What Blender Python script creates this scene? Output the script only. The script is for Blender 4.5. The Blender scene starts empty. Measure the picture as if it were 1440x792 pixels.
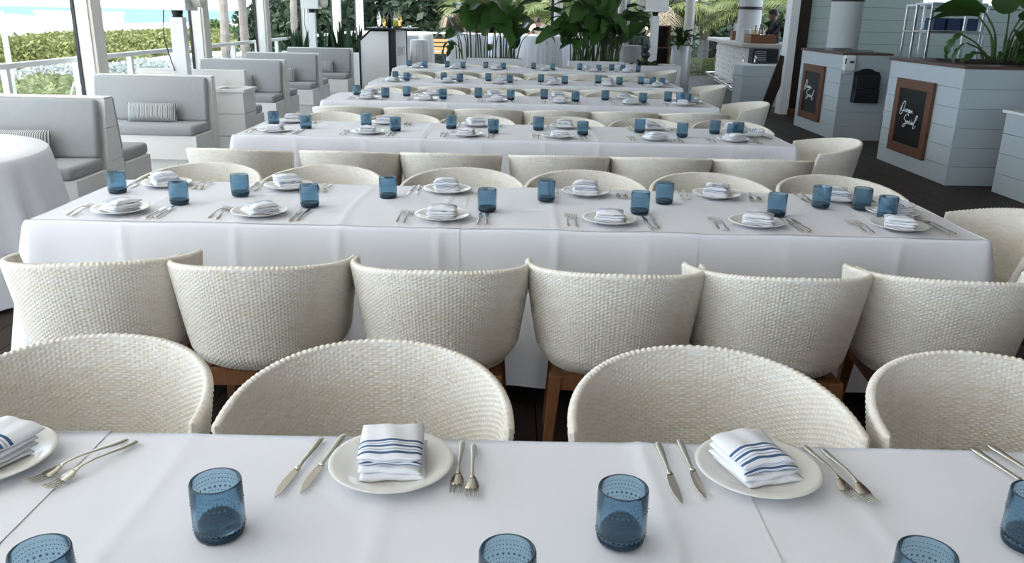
import bpy, bmesh, math, random
import numpy as np
from mathutils import Vector, Matrix, Euler
R = math.radians
PI = math.pi
random.seed(7)
rng = np.random.default_rng(7)
scene = bpy.context.scene
COL = scene.collection

# ------------------------------------------------------------------ camera
F_PX, CAM_H, ROLL = 1160.0, 1.55, 0.0205
PITCH = math.atan((396 - 22) / F_PX)
cam_data = bpy.data.cameras.new('camera')
cam = bpy.data.objects.new('camera', cam_data)
COL.objects.link(cam)
cam_data.sensor_width = 36.0
cam_data.lens = F_PX / 1440 * 36
cam_data.clip_end = 3000
_F = Vector((0, math.cos(PITCH), -math.sin(PITCH)))
_U0 = Vector((0, math.sin(PITCH), math.cos(PITCH)))
_R0 = Vector((1, 0, 0))
_R = _R0 * math.cos(ROLL) + _U0 * math.sin(ROLL)
_U = -_R0 * math.sin(ROLL) + _U0 * math.cos(ROLL)
M = Matrix((_R, _U, -_F)).transposed().to_4x4()
M.translation = Vector((0, 0, CAM_H))
cam.matrix_world = M
scene.camera = cam

# ------------------------------------------------------------------ sky, sun, exposure
world = bpy.data.worlds.new('sky')
scene.world = world
world.use_nodes = True
bgn = world.node_tree.nodes['Background']
bgn.inputs[0].default_value = (0.70, 0.835, 1.0, 1)
bgn.inputs[1].default_value = 2.2
sun_d = bpy.data.lights.new('sun', 'SUN')
sun = bpy.data.objects.new('sun', sun_d)
COL.objects.link(sun)
sun_d.energy = 6.0
sun_d.angle = R(0.6)
sun_d.color = (1.0, 0.94, 0.84)
sun.rotation_euler = Vector((0.42, 0.42, -1.0)).to_track_quat('-Z', 'Y').to_euler()
sun.location = (-10, -20, 30)
vs = scene.view_settings
vs.view_transform = 'Standard'
vs.look = 'None'
vs.gamma = 1.0
vs.use_curve_mapping = False
vs.exposure = 0.90

# ------------------------------------------------------------------ materials
MATS = {}
def mat(name, col, rough=0.6, metal=0.0, bump=0.0, bscale=60.0, var=0.0, vscale=8.0, spec=0.4, emit=None, trans=0.0,
        ior=1.45, stretch=None, sheen=0.0, subs=0.0, tl=0.0):
    if name in MATS: return MATS[name]
    m = bpy.data.materials.new(name); m.use_nodes = True
    nt = m.node_tree; b = nt.nodes['Principled BSDF']
    b.inputs['Base Color'].default_value = (*col, 1)
    b.inputs['Roughness'].default_value = rough
    b.inputs['Metallic'].default_value = metal
    b.inputs['Specular IOR Level'].default_value = spec
    b.inputs['Transmission Weight'].default_value = trans
    b.inputs['IOR'].default_value = ior
    if sheen: b.inputs['Sheen Weight'].default_value = sheen
    tc = nt.nodes.new('ShaderNodeTexCoord')
    mp = nt.nodes.new('ShaderNodeMapping')
    nt.links.new(tc.outputs['Object'], mp.inputs[0])
    if stretch: mp.inputs['Scale'].default_value = stretch
    if var > 0:
        n = nt.nodes.new('ShaderNodeTexNoise'); n.inputs['Scale'].default_value = vscale
        n.inputs['Detail'].default_value = 4
        nt.links.new(mp.outputs[0], n.inputs['Vector'])
        mx = nt.nodes.new('ShaderNodeMix'); mx.data_type = 'RGBA'
        mx.inputs['A'].default_value = (*[max(0, c * (1 - var)) for c in col], 1)
        mx.inputs['B'].default_value = (*[min(1, c * (1 + var)) for c in col], 1)
        nt.links.new(n.outputs[0], mx.inputs['Factor'])
        nt.links.new(mx.outputs['Result'], b.inputs['Base Color'])
    if bump > 0:
        n2 = nt.nodes.new('ShaderNodeTexNoise'); n2.inputs['Scale'].default_value = bscale
        n2.inputs['Detail'].default_value = 3
        nt.links.new(mp.outputs[0], n2.inputs['Vector'])
        bp = nt.nodes.new('ShaderNodeBump'); bp.inputs['Strength'].default_value = bump
        bp.inputs['Distance'].default_value = 0.004
        nt.links.new(n2.outputs[0], bp.inputs['Height'])
        nt.links.new(bp.outputs[0], b.inputs['Normal'])
    if emit:
        b.inputs['Emission Color'].default_value = (*emit[0], 1)
        b.inputs['Emission Strength'].default_value = emit[1]
    if tl > 0:
        t = nt.nodes.new('ShaderNodeBsdfTranslucent'); t.inputs[0].default_value = (*[min(1, c * 1.3) for c in col], 1)
        ms = nt.nodes.new('ShaderNodeMixShader'); ms.inputs[0].default_value = tl
        nt.links.new(b.outputs[0], ms.inputs[1]); nt.links.new(t.outputs[0], ms.inputs[2])
        nt.links.new(ms.outputs[0], nt.nodes['Material Output'].inputs[0])
    MATS[name] = m
    return m

def uv_pattern_mat(name, build):
    m = bpy.data.materials.new(name); m.use_nodes = True
    build(m.node_tree, m.node_tree.nodes['Principled BSDF'])
    MATS[name] = m
    return m

mat('linen', (0.86, 0.865, 0.905), 0.85, bump=0.06, bscale=900, var=0.02, vscale=3, spec=0.15)
mat('linen_grey', (0.50, 0.50, 0.49), 0.9, bump=0.2, bscale=500)
mat('china', (0.82, 0.80, 0.75), 0.18, spec=0.5)
mat('steel', (0.62, 0.58, 0.50), 0.27, metal=1.0)
mat('chrome', (0.78, 0.80, 0.82), 0.2, metal=1.0)
mat('glass_blue', (0.40, 0.58, 0.70), 0.08, trans=0.94, ior=1.30)
mat('glass_base_blue', (0.010, 0.030, 0.052), 0.08, trans=0.1, ior=1.45)
mat('glass_bead', (0.15, 0.29, 0.40), 0.2, trans=0.6, ior=1.3)
mat('teak', (0.20, 0.085, 0.035), 0.5, var=0.25, vscale=12, stretch=(6, 6, 1))
mat('cushion_khaki', (0.50, 0.46, 0.36), 0.9, bump=0.2, bscale=300)
mat('white_paint', (0.80, 0.81, 0.81), 0.45, var=0.02, vscale=2)
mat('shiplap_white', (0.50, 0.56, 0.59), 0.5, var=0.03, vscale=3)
mat('shiplap_sage', (0.68, 0.78, 0.76), 0.55, var=0.04, vscale=3)
mat('bench_white', (0.88, 0.86, 0.83), 0.5, var=0.02, vscale=3)
mat('bench_fabric', (0.385, 0.39, 0.395), 0.95, bump=0.3, bscale=400, var=0.05, vscale=30, sheen=0.2)
mat('deck', (0.032, 0.019, 0.013), 0.6, var=0.35, vscale=5, stretch=(8, 0.6, 8), bump=0.3, bscale=30)
mat('deck_base', (0.012, 0.009, 0.007), 0.9)
mat('ceiling_white', (0.86, 0.86, 0.86), 0.8)
mat('alu_white', (0.80, 0.80, 0.79), 0.4)
mat('alu_cream', (0.66, 0.62, 0.56), 0.45)
mat('gasket', (0.03, 0.035, 0.04), 0.5)
mat('black', (0.012, 0.012, 0.013), 0.45)
mat('black_plastic', (0.018, 0.018, 0.02), 0.35)
mat('sign_wood', (0.14, 0.062, 0.035), 0.5, var=0.3, vscale=10, stretch=(4, 1, 8))
mat('dark_wood', (0.035, 0.020, 0.013), 0.5, var=0.3, vscale=10, stretch=(8, 8, 1))
mat('brown_wood', (0.16, 0.07, 0.035), 0.55, var=0.3, vscale=9, stretch=(6, 6, 1))
mat('chalk', (0.012, 0.012, 0.013), 0.3)
mat('script_white', (0.88, 0.92, 0.92), 0.5)
mat('counter_brown', (0.10, 0.055, 0.04), 0.4, var=0.2)
mat('stone', (0.46, 0.43, 0.39), 0.6, var=0.12, vscale=20)
mat('tile_white', (0.80, 0.79, 0.76), 0.35, var=0.08, vscale=6)
mat('grout', (0.25, 0.24, 0.23), 0.9)
mat('column_grey', (0.46, 0.46, 0.45), 0.6)
mat('column_white', (0.55, 0.58, 0.59), 0.55)
mat('pot_grey', (0.52, 0.53, 0.54), 0.35)
mat('soil', (0.03, 0.022, 0.016), 0.95, bump=0.5, bscale=40)
mat('leaf_dark', (0.035, 0.085, 0.018), 0.38, var=0.35, vscale=6, tl=0.12)
mat('leaf_banana', (0.05, 0.11, 0.025), 0.35, var=0.3, vscale=5, tl=0.15)
mat('stalk', (0.06, 0.10, 0.03), 0.5)
mat('leaf_snake', (0.035, 0.075, 0.035), 0.45, var=0.6, vscale=18, stretch=(1, 1, 3))
mat('leaf_hedge', (0.15, 0.165, 0.055), 0.6, var=0.75, vscale=1.6, tl=0.25)
mat('leaf_cover', (0.17, 0.185, 0.075), 0.7, var=0.3, vscale=2, tl=0.3)
mat('leaf_silver', (0.34, 0.37, 0.36), 0.8, var=0.25, vscale=3, tl=0.2)
mat('leaf_tree', (0.055, 0.10, 0.03), 0.55, var=0.5, vscale=1.5, tl=0.3)
mat('leaf_tree_dark', (0.022, 0.040, 0.020), 0.55, var=0.6, vscale=1.5, tl=0.25)
mat('leaf_palm', (0.12, 0.15, 0.055), 0.5, var=0.5, vscale=2, tl=0.35)
mat('leaf_palm_dry', (0.24, 0.205, 0.155), 0.8, var=0.4, vscale=3, tl=0.2)
mat('bark', (0.20, 0.18, 0.165), 0.9, var=0.3, vscale=10, bump=0.6, bscale=20)
mat('sand', (0.90, 0.86, 0.78), 0.95, var=0.05, vscale=0.4)
mat('sea', (0.075, 0.135, 0.145), 0.7, var=0.1, vscale=0.02, spec=0.1)
mat('far_white', (0.9, 0.9, 0.9), 0.8)
mat('skin', (0.36, 0.19, 0.12), 0.5)
mat('skin_dark', (0.16, 0.085, 0.055), 0.5)
mat('hair', (0.015, 0.011, 0.009), 0.5)
mat('shirt_beige', (0.60, 0.55, 0.48), 0.9)
mat('shirt_black', (0.010, 0.010, 0.012), 0.85)
mat('trousers_dark', (0.02, 0.02, 0.022), 0.9)
mat('bulb', (1, 0.8, 0.5), 0.4, emit=((1.0, 0.72, 0.38), 12))
mat('bottle_clear', (0.85, 0.88, 0.85), 0.05, trans=0.9)
mat('bottle_amber', (0.75, 0.50, 0.16), 0.05, trans=0.7)
mat('bottle_dark', (0.012, 0.014, 0.012), 0.08)
mat('label_yellow', (0.62, 0.58, 0.10), 0.6)
mat('concrete', (0.62, 0.60, 0.57), 0.9, var=0.1, vscale=1)
mat('terrace', (0.26, 0.245, 0.22), 0.9, var=0.2, vscale=1)
mat('blue_box', (0.035, 0.06, 0.14), 0.6)
mat('rattan_brown', (0.32, 0.16, 0.06), 0.7, var=0.4, vscale=30)
mat('teak_light', (0.45, 0.25, 0.09), 0.6, var=0.25, vscale=8)
mat('pillow_grey', (0.36, 0.37, 0.37), 0.95, bump=0.3, bscale=300)

def _weave(nt, b):
    uv = nt.nodes.new('ShaderNodeUVMap')
    fl = nt.nodes.new('ShaderNodeVectorMath'); fl.operation = 'FLOOR'
    nt.links.new(uv.outputs[0], fl.inputs[0])
    wn = nt.nodes.new('ShaderNodeTexWhiteNoise'); wn.noise_dimensions = '2D'
    nt.links.new(fl.outputs[0], wn.inputs['Vector'])
    rp = nt.nodes.new('ShaderNodeValToRGB')
    rp.color_ramp.elements[0].color = (0.84, 0.77, 0.655, 1)
    rp.color_ramp.elements[1].color = (0.90, 0.87, 0.80, 1)
    e = rp.color_ramp.elements.new(0.45); e.color = (0.88, 0.83, 0.725, 1)
    nt.links.new(wn.outputs['Value'], rp.inputs[0])
    nt.links.new(rp.outputs[0], b.inputs['Base Color'])
    b.inputs['Roughness'].default_value = 0.6
    b.inputs['Specular IOR Level'].default_value = 0.2
uv_pattern_mat('wicker', _weave)

def _napkin(nt, b):
    uv = nt.nodes.new('ShaderNodeUVMap')
    sp = nt.nodes.new('ShaderNodeSeparateXYZ'); nt.links.new(uv.outputs[0], sp.inputs[0])
    rp = nt.nodes.new('ShaderNodeValToRGB'); cr = rp.color_ramp; cr.interpolation = 'CONSTANT'
    W = (0.84, 0.85, 0.88, 1); B = (0.07, 0.13, 0.25, 1); G = (0.38, 0.46, 0.58, 1)
    cr.elements[0].position = 0; cr.elements[0].color = W
    cr.elements[1].position = 0.40; cr.elements[1].color = B
    for p, c in ((0.435, W), (0.46, G), (0.475, W), (0.50, B), (0.53, W), (0.56, G), (0.575, W), (0.60, B), (0.635, W)):
        e = cr.elements.new(p); e.color = c
    nt.links.new(sp.outputs['Y'], rp.inputs[0])
    nt.links.new(rp.outputs[0], b.inputs['Base Color'])
    b.inputs['Roughness'].default_value = 0.9
    b.inputs['Specular IOR Level'].default_value = 0.1
uv_pattern_mat('napkin_cloth', _napkin)

def _ticking(nt, b):
    tc = nt.nodes.new('ShaderNodeTexCoord')
    sp = nt.nodes.new('ShaderNodeSeparateXYZ'); nt.links.new(tc.outputs['Object'], sp.inputs[0])
    m1 = nt.nodes.new('ShaderNodeMath'); m1.operation = 'MULTIPLY'; m1.inputs[1].default_value = 62.0
    nt.links.new(sp.outputs['X'], m1.inputs[0])
    fr = nt.nodes.new('ShaderNodeMath'); fr.operation = 'FRACT'; nt.links.new(m1.outputs[0], fr.inputs[0])
    rp = nt.nodes.new('ShaderNodeValToRGB'); cr = rp.color_ramp; cr.interpolation = 'CONSTANT'
    cr.elements[0].color = (0.62, 0.61, 0.58, 1); cr.elements[1].position = 0.55; cr.elements[1].color = (0.10, 0.12, 0.14, 1)
    nt.links.new(fr.outputs[0], rp.inputs[0]); nt.links.new(rp.outputs[0], b.inputs['Base Color'])
    b.inputs['Roughness'].default_value = 0.95
uv_pattern_mat('pillow_ticking', _ticking)

def _pane(nt, b):
    out = nt.nodes['Material Output']
    t = nt.nodes.new('ShaderNodeBsdfTransparent'); t.inputs[0].default_value = (0.93, 0.97, 0.97, 1)
    g = nt.nodes.new('ShaderNodeBsdfGlossy'); g.inputs['Roughness'].default_value = 0.02
    ms = nt.nodes.new('ShaderNodeMixShader')
    ms.inputs[0].default_value = 0.05; nt.links.new(t.outputs[0], ms.inputs[1]); nt.links.new(g.outputs[0], ms.inputs[2])
    nt.links.new(ms.outputs[0], out.inputs[0])
uv_pattern_mat('pane', _pane)

# ------------------------------------------------------------------ mesh helpers
class MB:
    def __init__(s): s.v = []; s.f = []
    def add(s, v, f, mtx=None):
        o = len(s.v)
        if mtx is not None: v = [tuple(mtx @ Vector(p)) for p in v]
        s.v += [tuple(p) for p in v]
        s.f += [tuple(i + o for i in q) for q in f]
        return s
    def box(s, x0, x1, y0, y1, z0, z1, mtx=None):
        v = [(x0, y0, z0), (x1, y0, z0), (x1, y1, z0), (x0, y1, z0), (x0, y0, z1), (x1, y0, z1), (x1, y1, z1), (x0, y1, z1)]
        return s.add(v, [(3, 2, 1, 0), (4, 5, 6, 7), (0, 1, 5, 4), (1, 2, 6, 5), (2, 3, 7, 6), (3, 0, 4, 7)], mtx)
    def tube(s, pts, rad, n=8, cap=True, flat=1.0):
        pts = [Vector(p) for p in pts]
        if not isinstance(rad, (list, tuple)): rad = [rad] * len(pts)
        vs_, fs = [], []
        prev = None
        for i, p in enumerate(pts):
            d = (pts[min(i + 1, len(pts) - 1)] - pts[max(i - 1, 0)]).normalized()
            ref = Vector((0, 0, 1)) if abs(d.z) < 0.95 else Vector((1, 0, 0))
            a = d.cross(ref).normalized() if prev is None else (prev - d * prev.dot(d)).normalized()
            prev = a
            b = d.cross(a)
            for k in range(n):
                t = 2 * PI * k / n
                vs_.append(p + a * rad[i] * math.cos(t) + b * rad[i] * flat * math.sin(t))
        for i in range(len(pts) - 1):
            for k in range(n):
                fs.append((i * n + k, i * n + (k + 1) % n, (i + 1) * n + (k + 1) % n, (i + 1) * n + k))
        if cap:
            fs.append(tuple(range(n))[::-1]); fs.append(tuple((len(pts) - 1) * n + k for k in range(n)))
        return s.add(vs_, fs)
    def lathe(s, prof, n=24, mtx=None):
        vs_, fs = [], []
        for r, z in prof:
            for k in range(n):
                t = 2 * PI * k / n
                vs_.append((r * math.cos(t), r * math.sin(t), z))
        for i in range(len(prof) - 1):
            for k in range(n):
                fs.append((i * n + k, i * n + (k + 1) % n, (i + 1) * n + (k + 1) % n, (i + 1) * n + k))
        fs.append(tuple(range(n))[::-1]); fs.append(tuple((len(prof) - 1) * n + k for k in range(n)))
        return s.add(vs_, fs, mtx)
    def prism(s, poly, z0, z1, mtx=None):
        n = len(poly)
        v = [(x, y, z0) for x, y in poly] + [(x, y, z1) for x, y in poly]
        f = [tuple(range(n))[::-1], tuple(range(n, 2 * n))] + [(i, (i + 1) % n, n + (i + 1) % n, n + i) for i in range(n)]
        return s.add(v, f, mtx)
    def mesh(s, name, m, smooth=False, bevel=0, seg=2, merge=False):
        me = bpy.data.meshes.new(name)
        me.from_pydata(s.v, [], s.f)
        if bevel or merge:
            bm = bmesh.new(); bm.from_mesh(me)
            if merge: bmesh.ops.remove_doubles(bm, verts=bm.verts, dist=1e-5)
            if bevel:
                es = [e for e in bm.edges if len(e.link_faces) == 2 and e.calc_face_angle(0) > 0.6]
                bmesh.ops.bevel(bm, geom=es, offset=bevel, segments=seg, profile=0.5, affect='EDGES', clamp_overlap=True)
            bmesh.ops.recalc_face_normals(bm, faces=bm.faces)
            bm.to_mesh(me); bm.free()
        me.materials.append(MATS[m])
        if smooth: me.polygons.foreach_set('use_smooth', [True] * len(me.polygons))
        me.update()
        return me

def obj(name, me, parent=None, loc=(0, 0, 0), rot=(0, 0, 0), sc=None):
    o = bpy.data.objects.new(name, me)
    COL.objects.link(o)
    if parent: o.parent = parent
    o.location = loc; o.rotation_euler = rot
    if sc: o.scale = sc
    return o
def tag(o, label, cat, group=None, kind=None):
    o['label'] = label; o['category'] = cat
    if group: o['group'] = group
    if kind: o['kind'] = kind
    return o
def empty(name, loc, rz=0, label=None, cat=None, group=None):
    o = bpy.data.objects.new(name, None); COL.objects.link(o)
    o.location = loc; o.rotation_euler = (0, 0, rz); o.empty_display_size = 0.1
    if label: tag(o, label, cat, group)
    return o
def struct(name, me, label=None, cat=None):
    o = obj(name, me); o['kind'] = 'structure'
    if label: o['label'] = label; o['category'] = cat or name.split('_')[0]
    return o
def bx(name, m, x0, x1, y0, y1, z0, z1, parent=None, bevel=0.004, smooth=False):
    """box mesh with its origin at its own base centre (in parent space)"""
    cx, cy = (x0 + x1) / 2, (y0 + y1) / 2
    me = MB().box(x0 - cx, x1 - cx, y0 - cy, y1 - cy, 0, z1 - z0).mesh(name, m, bevel=bevel, smooth=smooth)
    return obj(name, me, parent, (cx, cy, z0))
def catmull(pts, n=6):
    P = [Vector(p) for p in pts]; P = [P[0] * 2 - P[1]] + P + [P[-1] * 2 - P[-2]]
    out = []
    for i in range(1, len(P) - 2):
        for k in range(n):
            t = k / n
            out.append(0.5 * ((2 * P[i]) + (P[i + 1] - P[i - 1]) * t + (2 * P[i - 1] - 5 * P[i] + 4 * P[i + 1] - P[i + 2]) * t * t
                       + (3 * P[i] - P[i - 1] - 3 * P[i + 1] + P[i + 2]) * t ** 3))
    out.append(P[-2])
    return out
ORD = ['first', 'second', 'third', 'fourth', 'fifth', 'sixth', 'seventh', 'eighth', 'ninth', 'tenth']

# back-projection of a measured point onto a horizontal plane: used to read off where things stand
def px_to_plane(x, y, z):
    dx, up = x - 720, 396 - y
    d = dx * math.cos(ROLL) - up * math.sin(ROLL); u = up * math.cos(ROLL) + dx * math.sin(ROLL)
    r = Vector((d / F_PX, math.cos(PITCH) + u / F_PX * math.sin(PITCH), -math.sin(PITCH) + u / F_PX * math.cos(PITCH)))
    t = (z - CAM_H) / r.z
    return r.x * t, r.y * t
def px_x(x, Y, z):
    """X of a thing seen at column x that stands at depth Y and height z"""
    lo = Vector((0, Y, z - CAM_H)); dep = lo.dot(_F)
    upv = lo.dot(_U0)
    # d' = X*F/dep ; up' = upv*F/dep ; dx = d'cos + up' sin
    return ((x - 720) - upv * F_PX / dep * math.sin(ROLL)) / math.cos(ROLL) * dep / F_PX

# ================================================================== SETTING
# deck
fl = struct('floor', MB().box(-5.2, 9.2, -14.0, 25.0, -0.08, -0.022).mesh('floor', 'deck_base'))
fl['label'] = 'dark brown timber deck under the dining tables'; fl['category'] = 'floor'
pw = 0.148
npl = int((9.2 + 3.0) / pw)
plank_meshes = {}
for L in (9.0, 10.0, 10.3):
    plank_meshes[L] = MB().box(-pw / 2 + 0.0025, pw / 2 - 0.0025, 0, L - 0.004, -0.022, 0).mesh('plank', 'deck')
for i in range(npl):
    x = -3.0 + pw * (i + 0.5)
    off = random.choice((0, 1, 2))
    lens = [(9.0, 10.0, 10.0), (10.0, 9.0, 10.0), (10.0, 10.0, 9.0)][off]
    y = -4.0
    for L in lens:
        obj('plank', plank_meshes[L], fl, (x, y, random.uniform(-0.0015, 0.0)))
        y += L
# paved strip under the booths
struct('floor_booth', MB().box(-5.2, -3.0, -4.0, 25.0, -0.022, 0.0).mesh('floor_booth', 'concrete'),
       'pale grey paved strip under the booth benches', 'floor')
# roof, out of view; outline extended and cut back to steer the daylight
struct('ceiling', MB().box(-6.9, 9.4, -11.0, 19.5, 3.8, 4.0).box(-0.4, 9.4, 19.5, 25.2, 3.8, 4.0).mesh('ceiling', 'ceiling_white'), 'white flat roof above the dining tables', 'ceiling')

# right-hand walls of horizontal boards
def board_wall(name, x0, x1, y, z0, z1, holes, m, label, th=0.02):
    bw = 0.2
    core = MB()
    xs = sorted(set([x0, x1] + [h[0] for h in holes] + [h[1] for h in holes]))
    def solid(xa, xb, za, zb):
        return not any(h[0] <= (xa + xb) / 2 <= h[1] and h[2] < (za + zb) / 2 < h[3] for h in holes)
    zs = sorted(set([z0, z1] + [h[2] for h in holes] + [h[3] for h in holes]))
    for a, b in zip(xs, xs[1:]):
        for c, d in zip(zs, zs[1:]):
            if solid(a, b, c, d): core.box(a, b, y + th, y + 0.14, c, d)
    w = struct(name, core.mesh(name, 'grout'), label, 'wall')
    z = z0
    while z < z1 - 0.01:
        t = min(z + bw, z1)
        for a, b in zip(xs, xs[1:]):
            zz = [z, t]
            if solid(a, b, z, t):
                bx('board', m, a + 0.0005, b - 0.0005, y, y + th, z + 0.003, t - 0.003, w, bevel=0)
        z = t
    return w
board_wall('wall_back', 4.95, 9.2, 14.8, 0.0, 3.8, [(6.85, 7.55, 1.85, 2.85), (7.85, 8.55, 1.85, 2.85)], 'shiplap_sage',
           'pale sage wall of horizontal boards behind the host stands')
for i, (a, b) in enumerate(((6.85, 7.55), (7.85, 8.55))):
    w = struct('window_%d' % (i + 1), MB().box(a, b, 14.86, 14.868, 1.85, 2.85).mesh('window', 'pane'),
               ('bright window nearer the tables' if i == 0 else 'bright window farther from the tables') + ', high in the board wall', 'window')
    for q in ((a - 0.03, a + 0.02, 1.82, 2.88), (b - 0.02, b + 0.03, 1.82, 2.88), (a, b, 1.82, 1.87), (a, b, 2.83, 2.88)):
        bx('window_frame', 'white_paint', q[0], q[1], 14.79, 14.90, q[2], q[3], w)
struct('wall_side', MB().box(3.2, 3.35, -14.0, 4.5, 0, 3.8).mesh('wall_side', 'counter_brown'), 'added dark brown wall out of view on the right, blocking light', 'wall')  # unseen dark wall added to keep light from behind off the right side
wr = struct('wall_right', MB().box(9.2, 9.35, -4.0, 14.8, 0, 3.8).mesh('wall_right', 'shiplap_sage'), 'pale sage side wall at the right end of the room', 'wall')
# white jamb and dark post at the end of the board wall
j = struct('trim_1', MB().box(4.60, 4.74, 14.60, 14.90, 0, 3.8).mesh('trim', 'white_paint', bevel=0.004), 'white jamb at the open end of the board wall', 'trim')
j = struct('trim_2', MB().box(4.74, 4.95, 14.66, 14.90, 0, 3.8).mesh('trim', 'dark_wood', bevel=0.004), 'dark wooden post between white jamb and board wall', 'trim')
obj('plinth', MB().box(4.72, 5.0, 14.60, 14.93, 0, 0.10).mesh('plinth', 'brown_wood', bevel=0.004), j)

# window-wall posts on the sea side
post_me = MB().box(-0.085, 0.085, -0.11, 0.11, 0, 3.8).mesh('post', 'alu_cream', bevel=0.006)
post_fin = MB().box(-0.05, 0.05, -0.128, -0.108, 0, 3.8).box(-0.095, -0.085, -0.10, 0.10, 0, 3.8).mesh('post_cover', 'alu_white', bevel=0.003)
gask = MB().box(-0.125, -0.092, -0.118, -0.095, 0, 3.8).mesh('gasket', 'gasket')
posts_y = [8.92, 12.05, 15.05, 18.15, 21.2, 24.3]
for i, y in enumerate(posts_y):
    p = empty('window_post', (-4.42, y, 0), 0, 'white aluminium window-wall post, %s one back along the booth side' % ORD[i], 'post', 'window-wall posts')
    p['kind'] = 'structure'
    obj('post_core', post_me, p); obj('post_cover', post_fin, p); obj('gasket', gask, p)

# ------------------------------------------------------------------ outside ground and sea
struct('ground_outside', MB().add([(-110, -60, -0.45), (-5.2, -60, -0.45), (-5.2, 300, -0.45), (-110, 300, -0.45)], [(0, 1, 2, 3)]).mesh('ground_outside', 'sand'),
       'bleached sand beyond the railing', 'ground')
struct('ground_back', MB().add([(-5.2, 25.0, -0.1), (60, 25.0, -0.1), (60, 140, -0.1), (-5.2, 140, -0.1)], [(0, 1, 2, 3)]).mesh('ground_back', 'terrace'),
       'pale paved terrace beyond the far end of the deck', 'ground')
struct('sea', MB().add([(-2400, -1500, -0.43), (-52, -1500, -0.43), (-52, 2500, -0.43), (-2400, 2500, -0.43)], [(0, 1, 2, 3)]).mesh('sea', 'sea'),
       'pale turquoise sea up to the horizon', 'sea')

# railing along the sea side
RX = -4.66
rl = empty('railing', (RX, 15.0, 0), 0, 'white metal handrail with glass panes along the sea side of the deck', 'railing')
obj('handrail', MB().box(-0.035, 0.035, -12.0, 9.8, 0.995, 1.045).mesh('handrail', 'alu_white', bevel=0.008), rl)
rp_me = MB().box(-0.03, 0.03, -0.03, 0.03, -0.45, 0.995).mesh('rail_post', 'alu_white', bevel=0.004)
y = 7.72 - 1.27 * 3 - 15.0
ys = []
while y < 9.6:
    ys.append(y); y += 1.27
clamp_me = MB().box(-0.02, 0.06, -0.05, 0.05, 0, 0.05).mesh('clamp', 'chrome', bevel=0.004)
for k, yy in enumerate(ys):
    q = obj('rail_post', rp_me, rl, (0, yy, 0))
    obj('clamp', clamp_me, q, (0, 0, 0.72)); obj('clamp', clamp_me, q, (0, 0, 0.22))
    if k + 1 < len(ys):
        obj('glass_pane', MB().box(-0.004, 0.004, 0.06, 1.21, 0.08, 0.90).mesh('glass_pane', 'pane'), rl, (0, yy, 0))
    if k % 2 == 0:
        obj('brace', MB().tube([(-0.05, -0.55, 0.1), (-0.05, 0, 0.78)], 0.012, 6).tube([(-0.05, 0.55, 0.1), (-0.05, 0, 0.78)], 0.012, 6).mesh('brace', 'chrome'), rl, (0, yy, 0))
# far railing at the end of the deck
rl2 = empty('railing', (0, 25.0, 0), 0, 'white metal railing across the far end of the deck', 'railing')
obj('handrail', MB().box(-4.6, 0.6, -0.03, 0.03, 1.0, 1.05).box(-4.6, 0.6, -0.02, 0.02, 0.5, 0.53).mesh('handrail', 'alu_white', bevel=0.006), rl2)
for k in range(5):
    obj('rail_post', MB().box(-0.03, 0.03, -0.03, 0.03, -0.1, 1.0).mesh('rail_post', 'alu_white'), rl2, (-4.4 + 1.2 * k, 0, 0))
    if k < 4: obj('glass_pane', MB().box(0.04, 1.16, -0.004, 0.004, 0.06, 0.95).mesh('glass_pane', 'pane'), rl2, (-4.4 + 1.2 * k, 0, 0))
rl3 = empty('railing', (0, 25.0, 0), 0, 'dark metal railing at the far end behind the bar', 'railing')
obj('handrail', MB().box(0.7, 9.0, -0.025, 0.025, 1.02, 1.06).box(0.7, 9.0, -0.015, 0.015, 0.06, 0.09).mesh('handrail', 'gasket', bevel=0.004), rl3)
for k in range(7):
    obj('rail_post', MB().box(-0.025, 0.025, -0.025, 0.025, -0.1, 1.02).mesh('rail_post', 'gasket'), rl3, (0.8 + 1.3 * k, 0, 0))
    if k < 6: obj('glass_pane', MB().box(0.04, 1.26, -0.004, 0.004, 0.1, 0.98).mesh('glass_pane', 'pane'), rl3, (0.8 + 1.3 * k, 0, 0))

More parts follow.
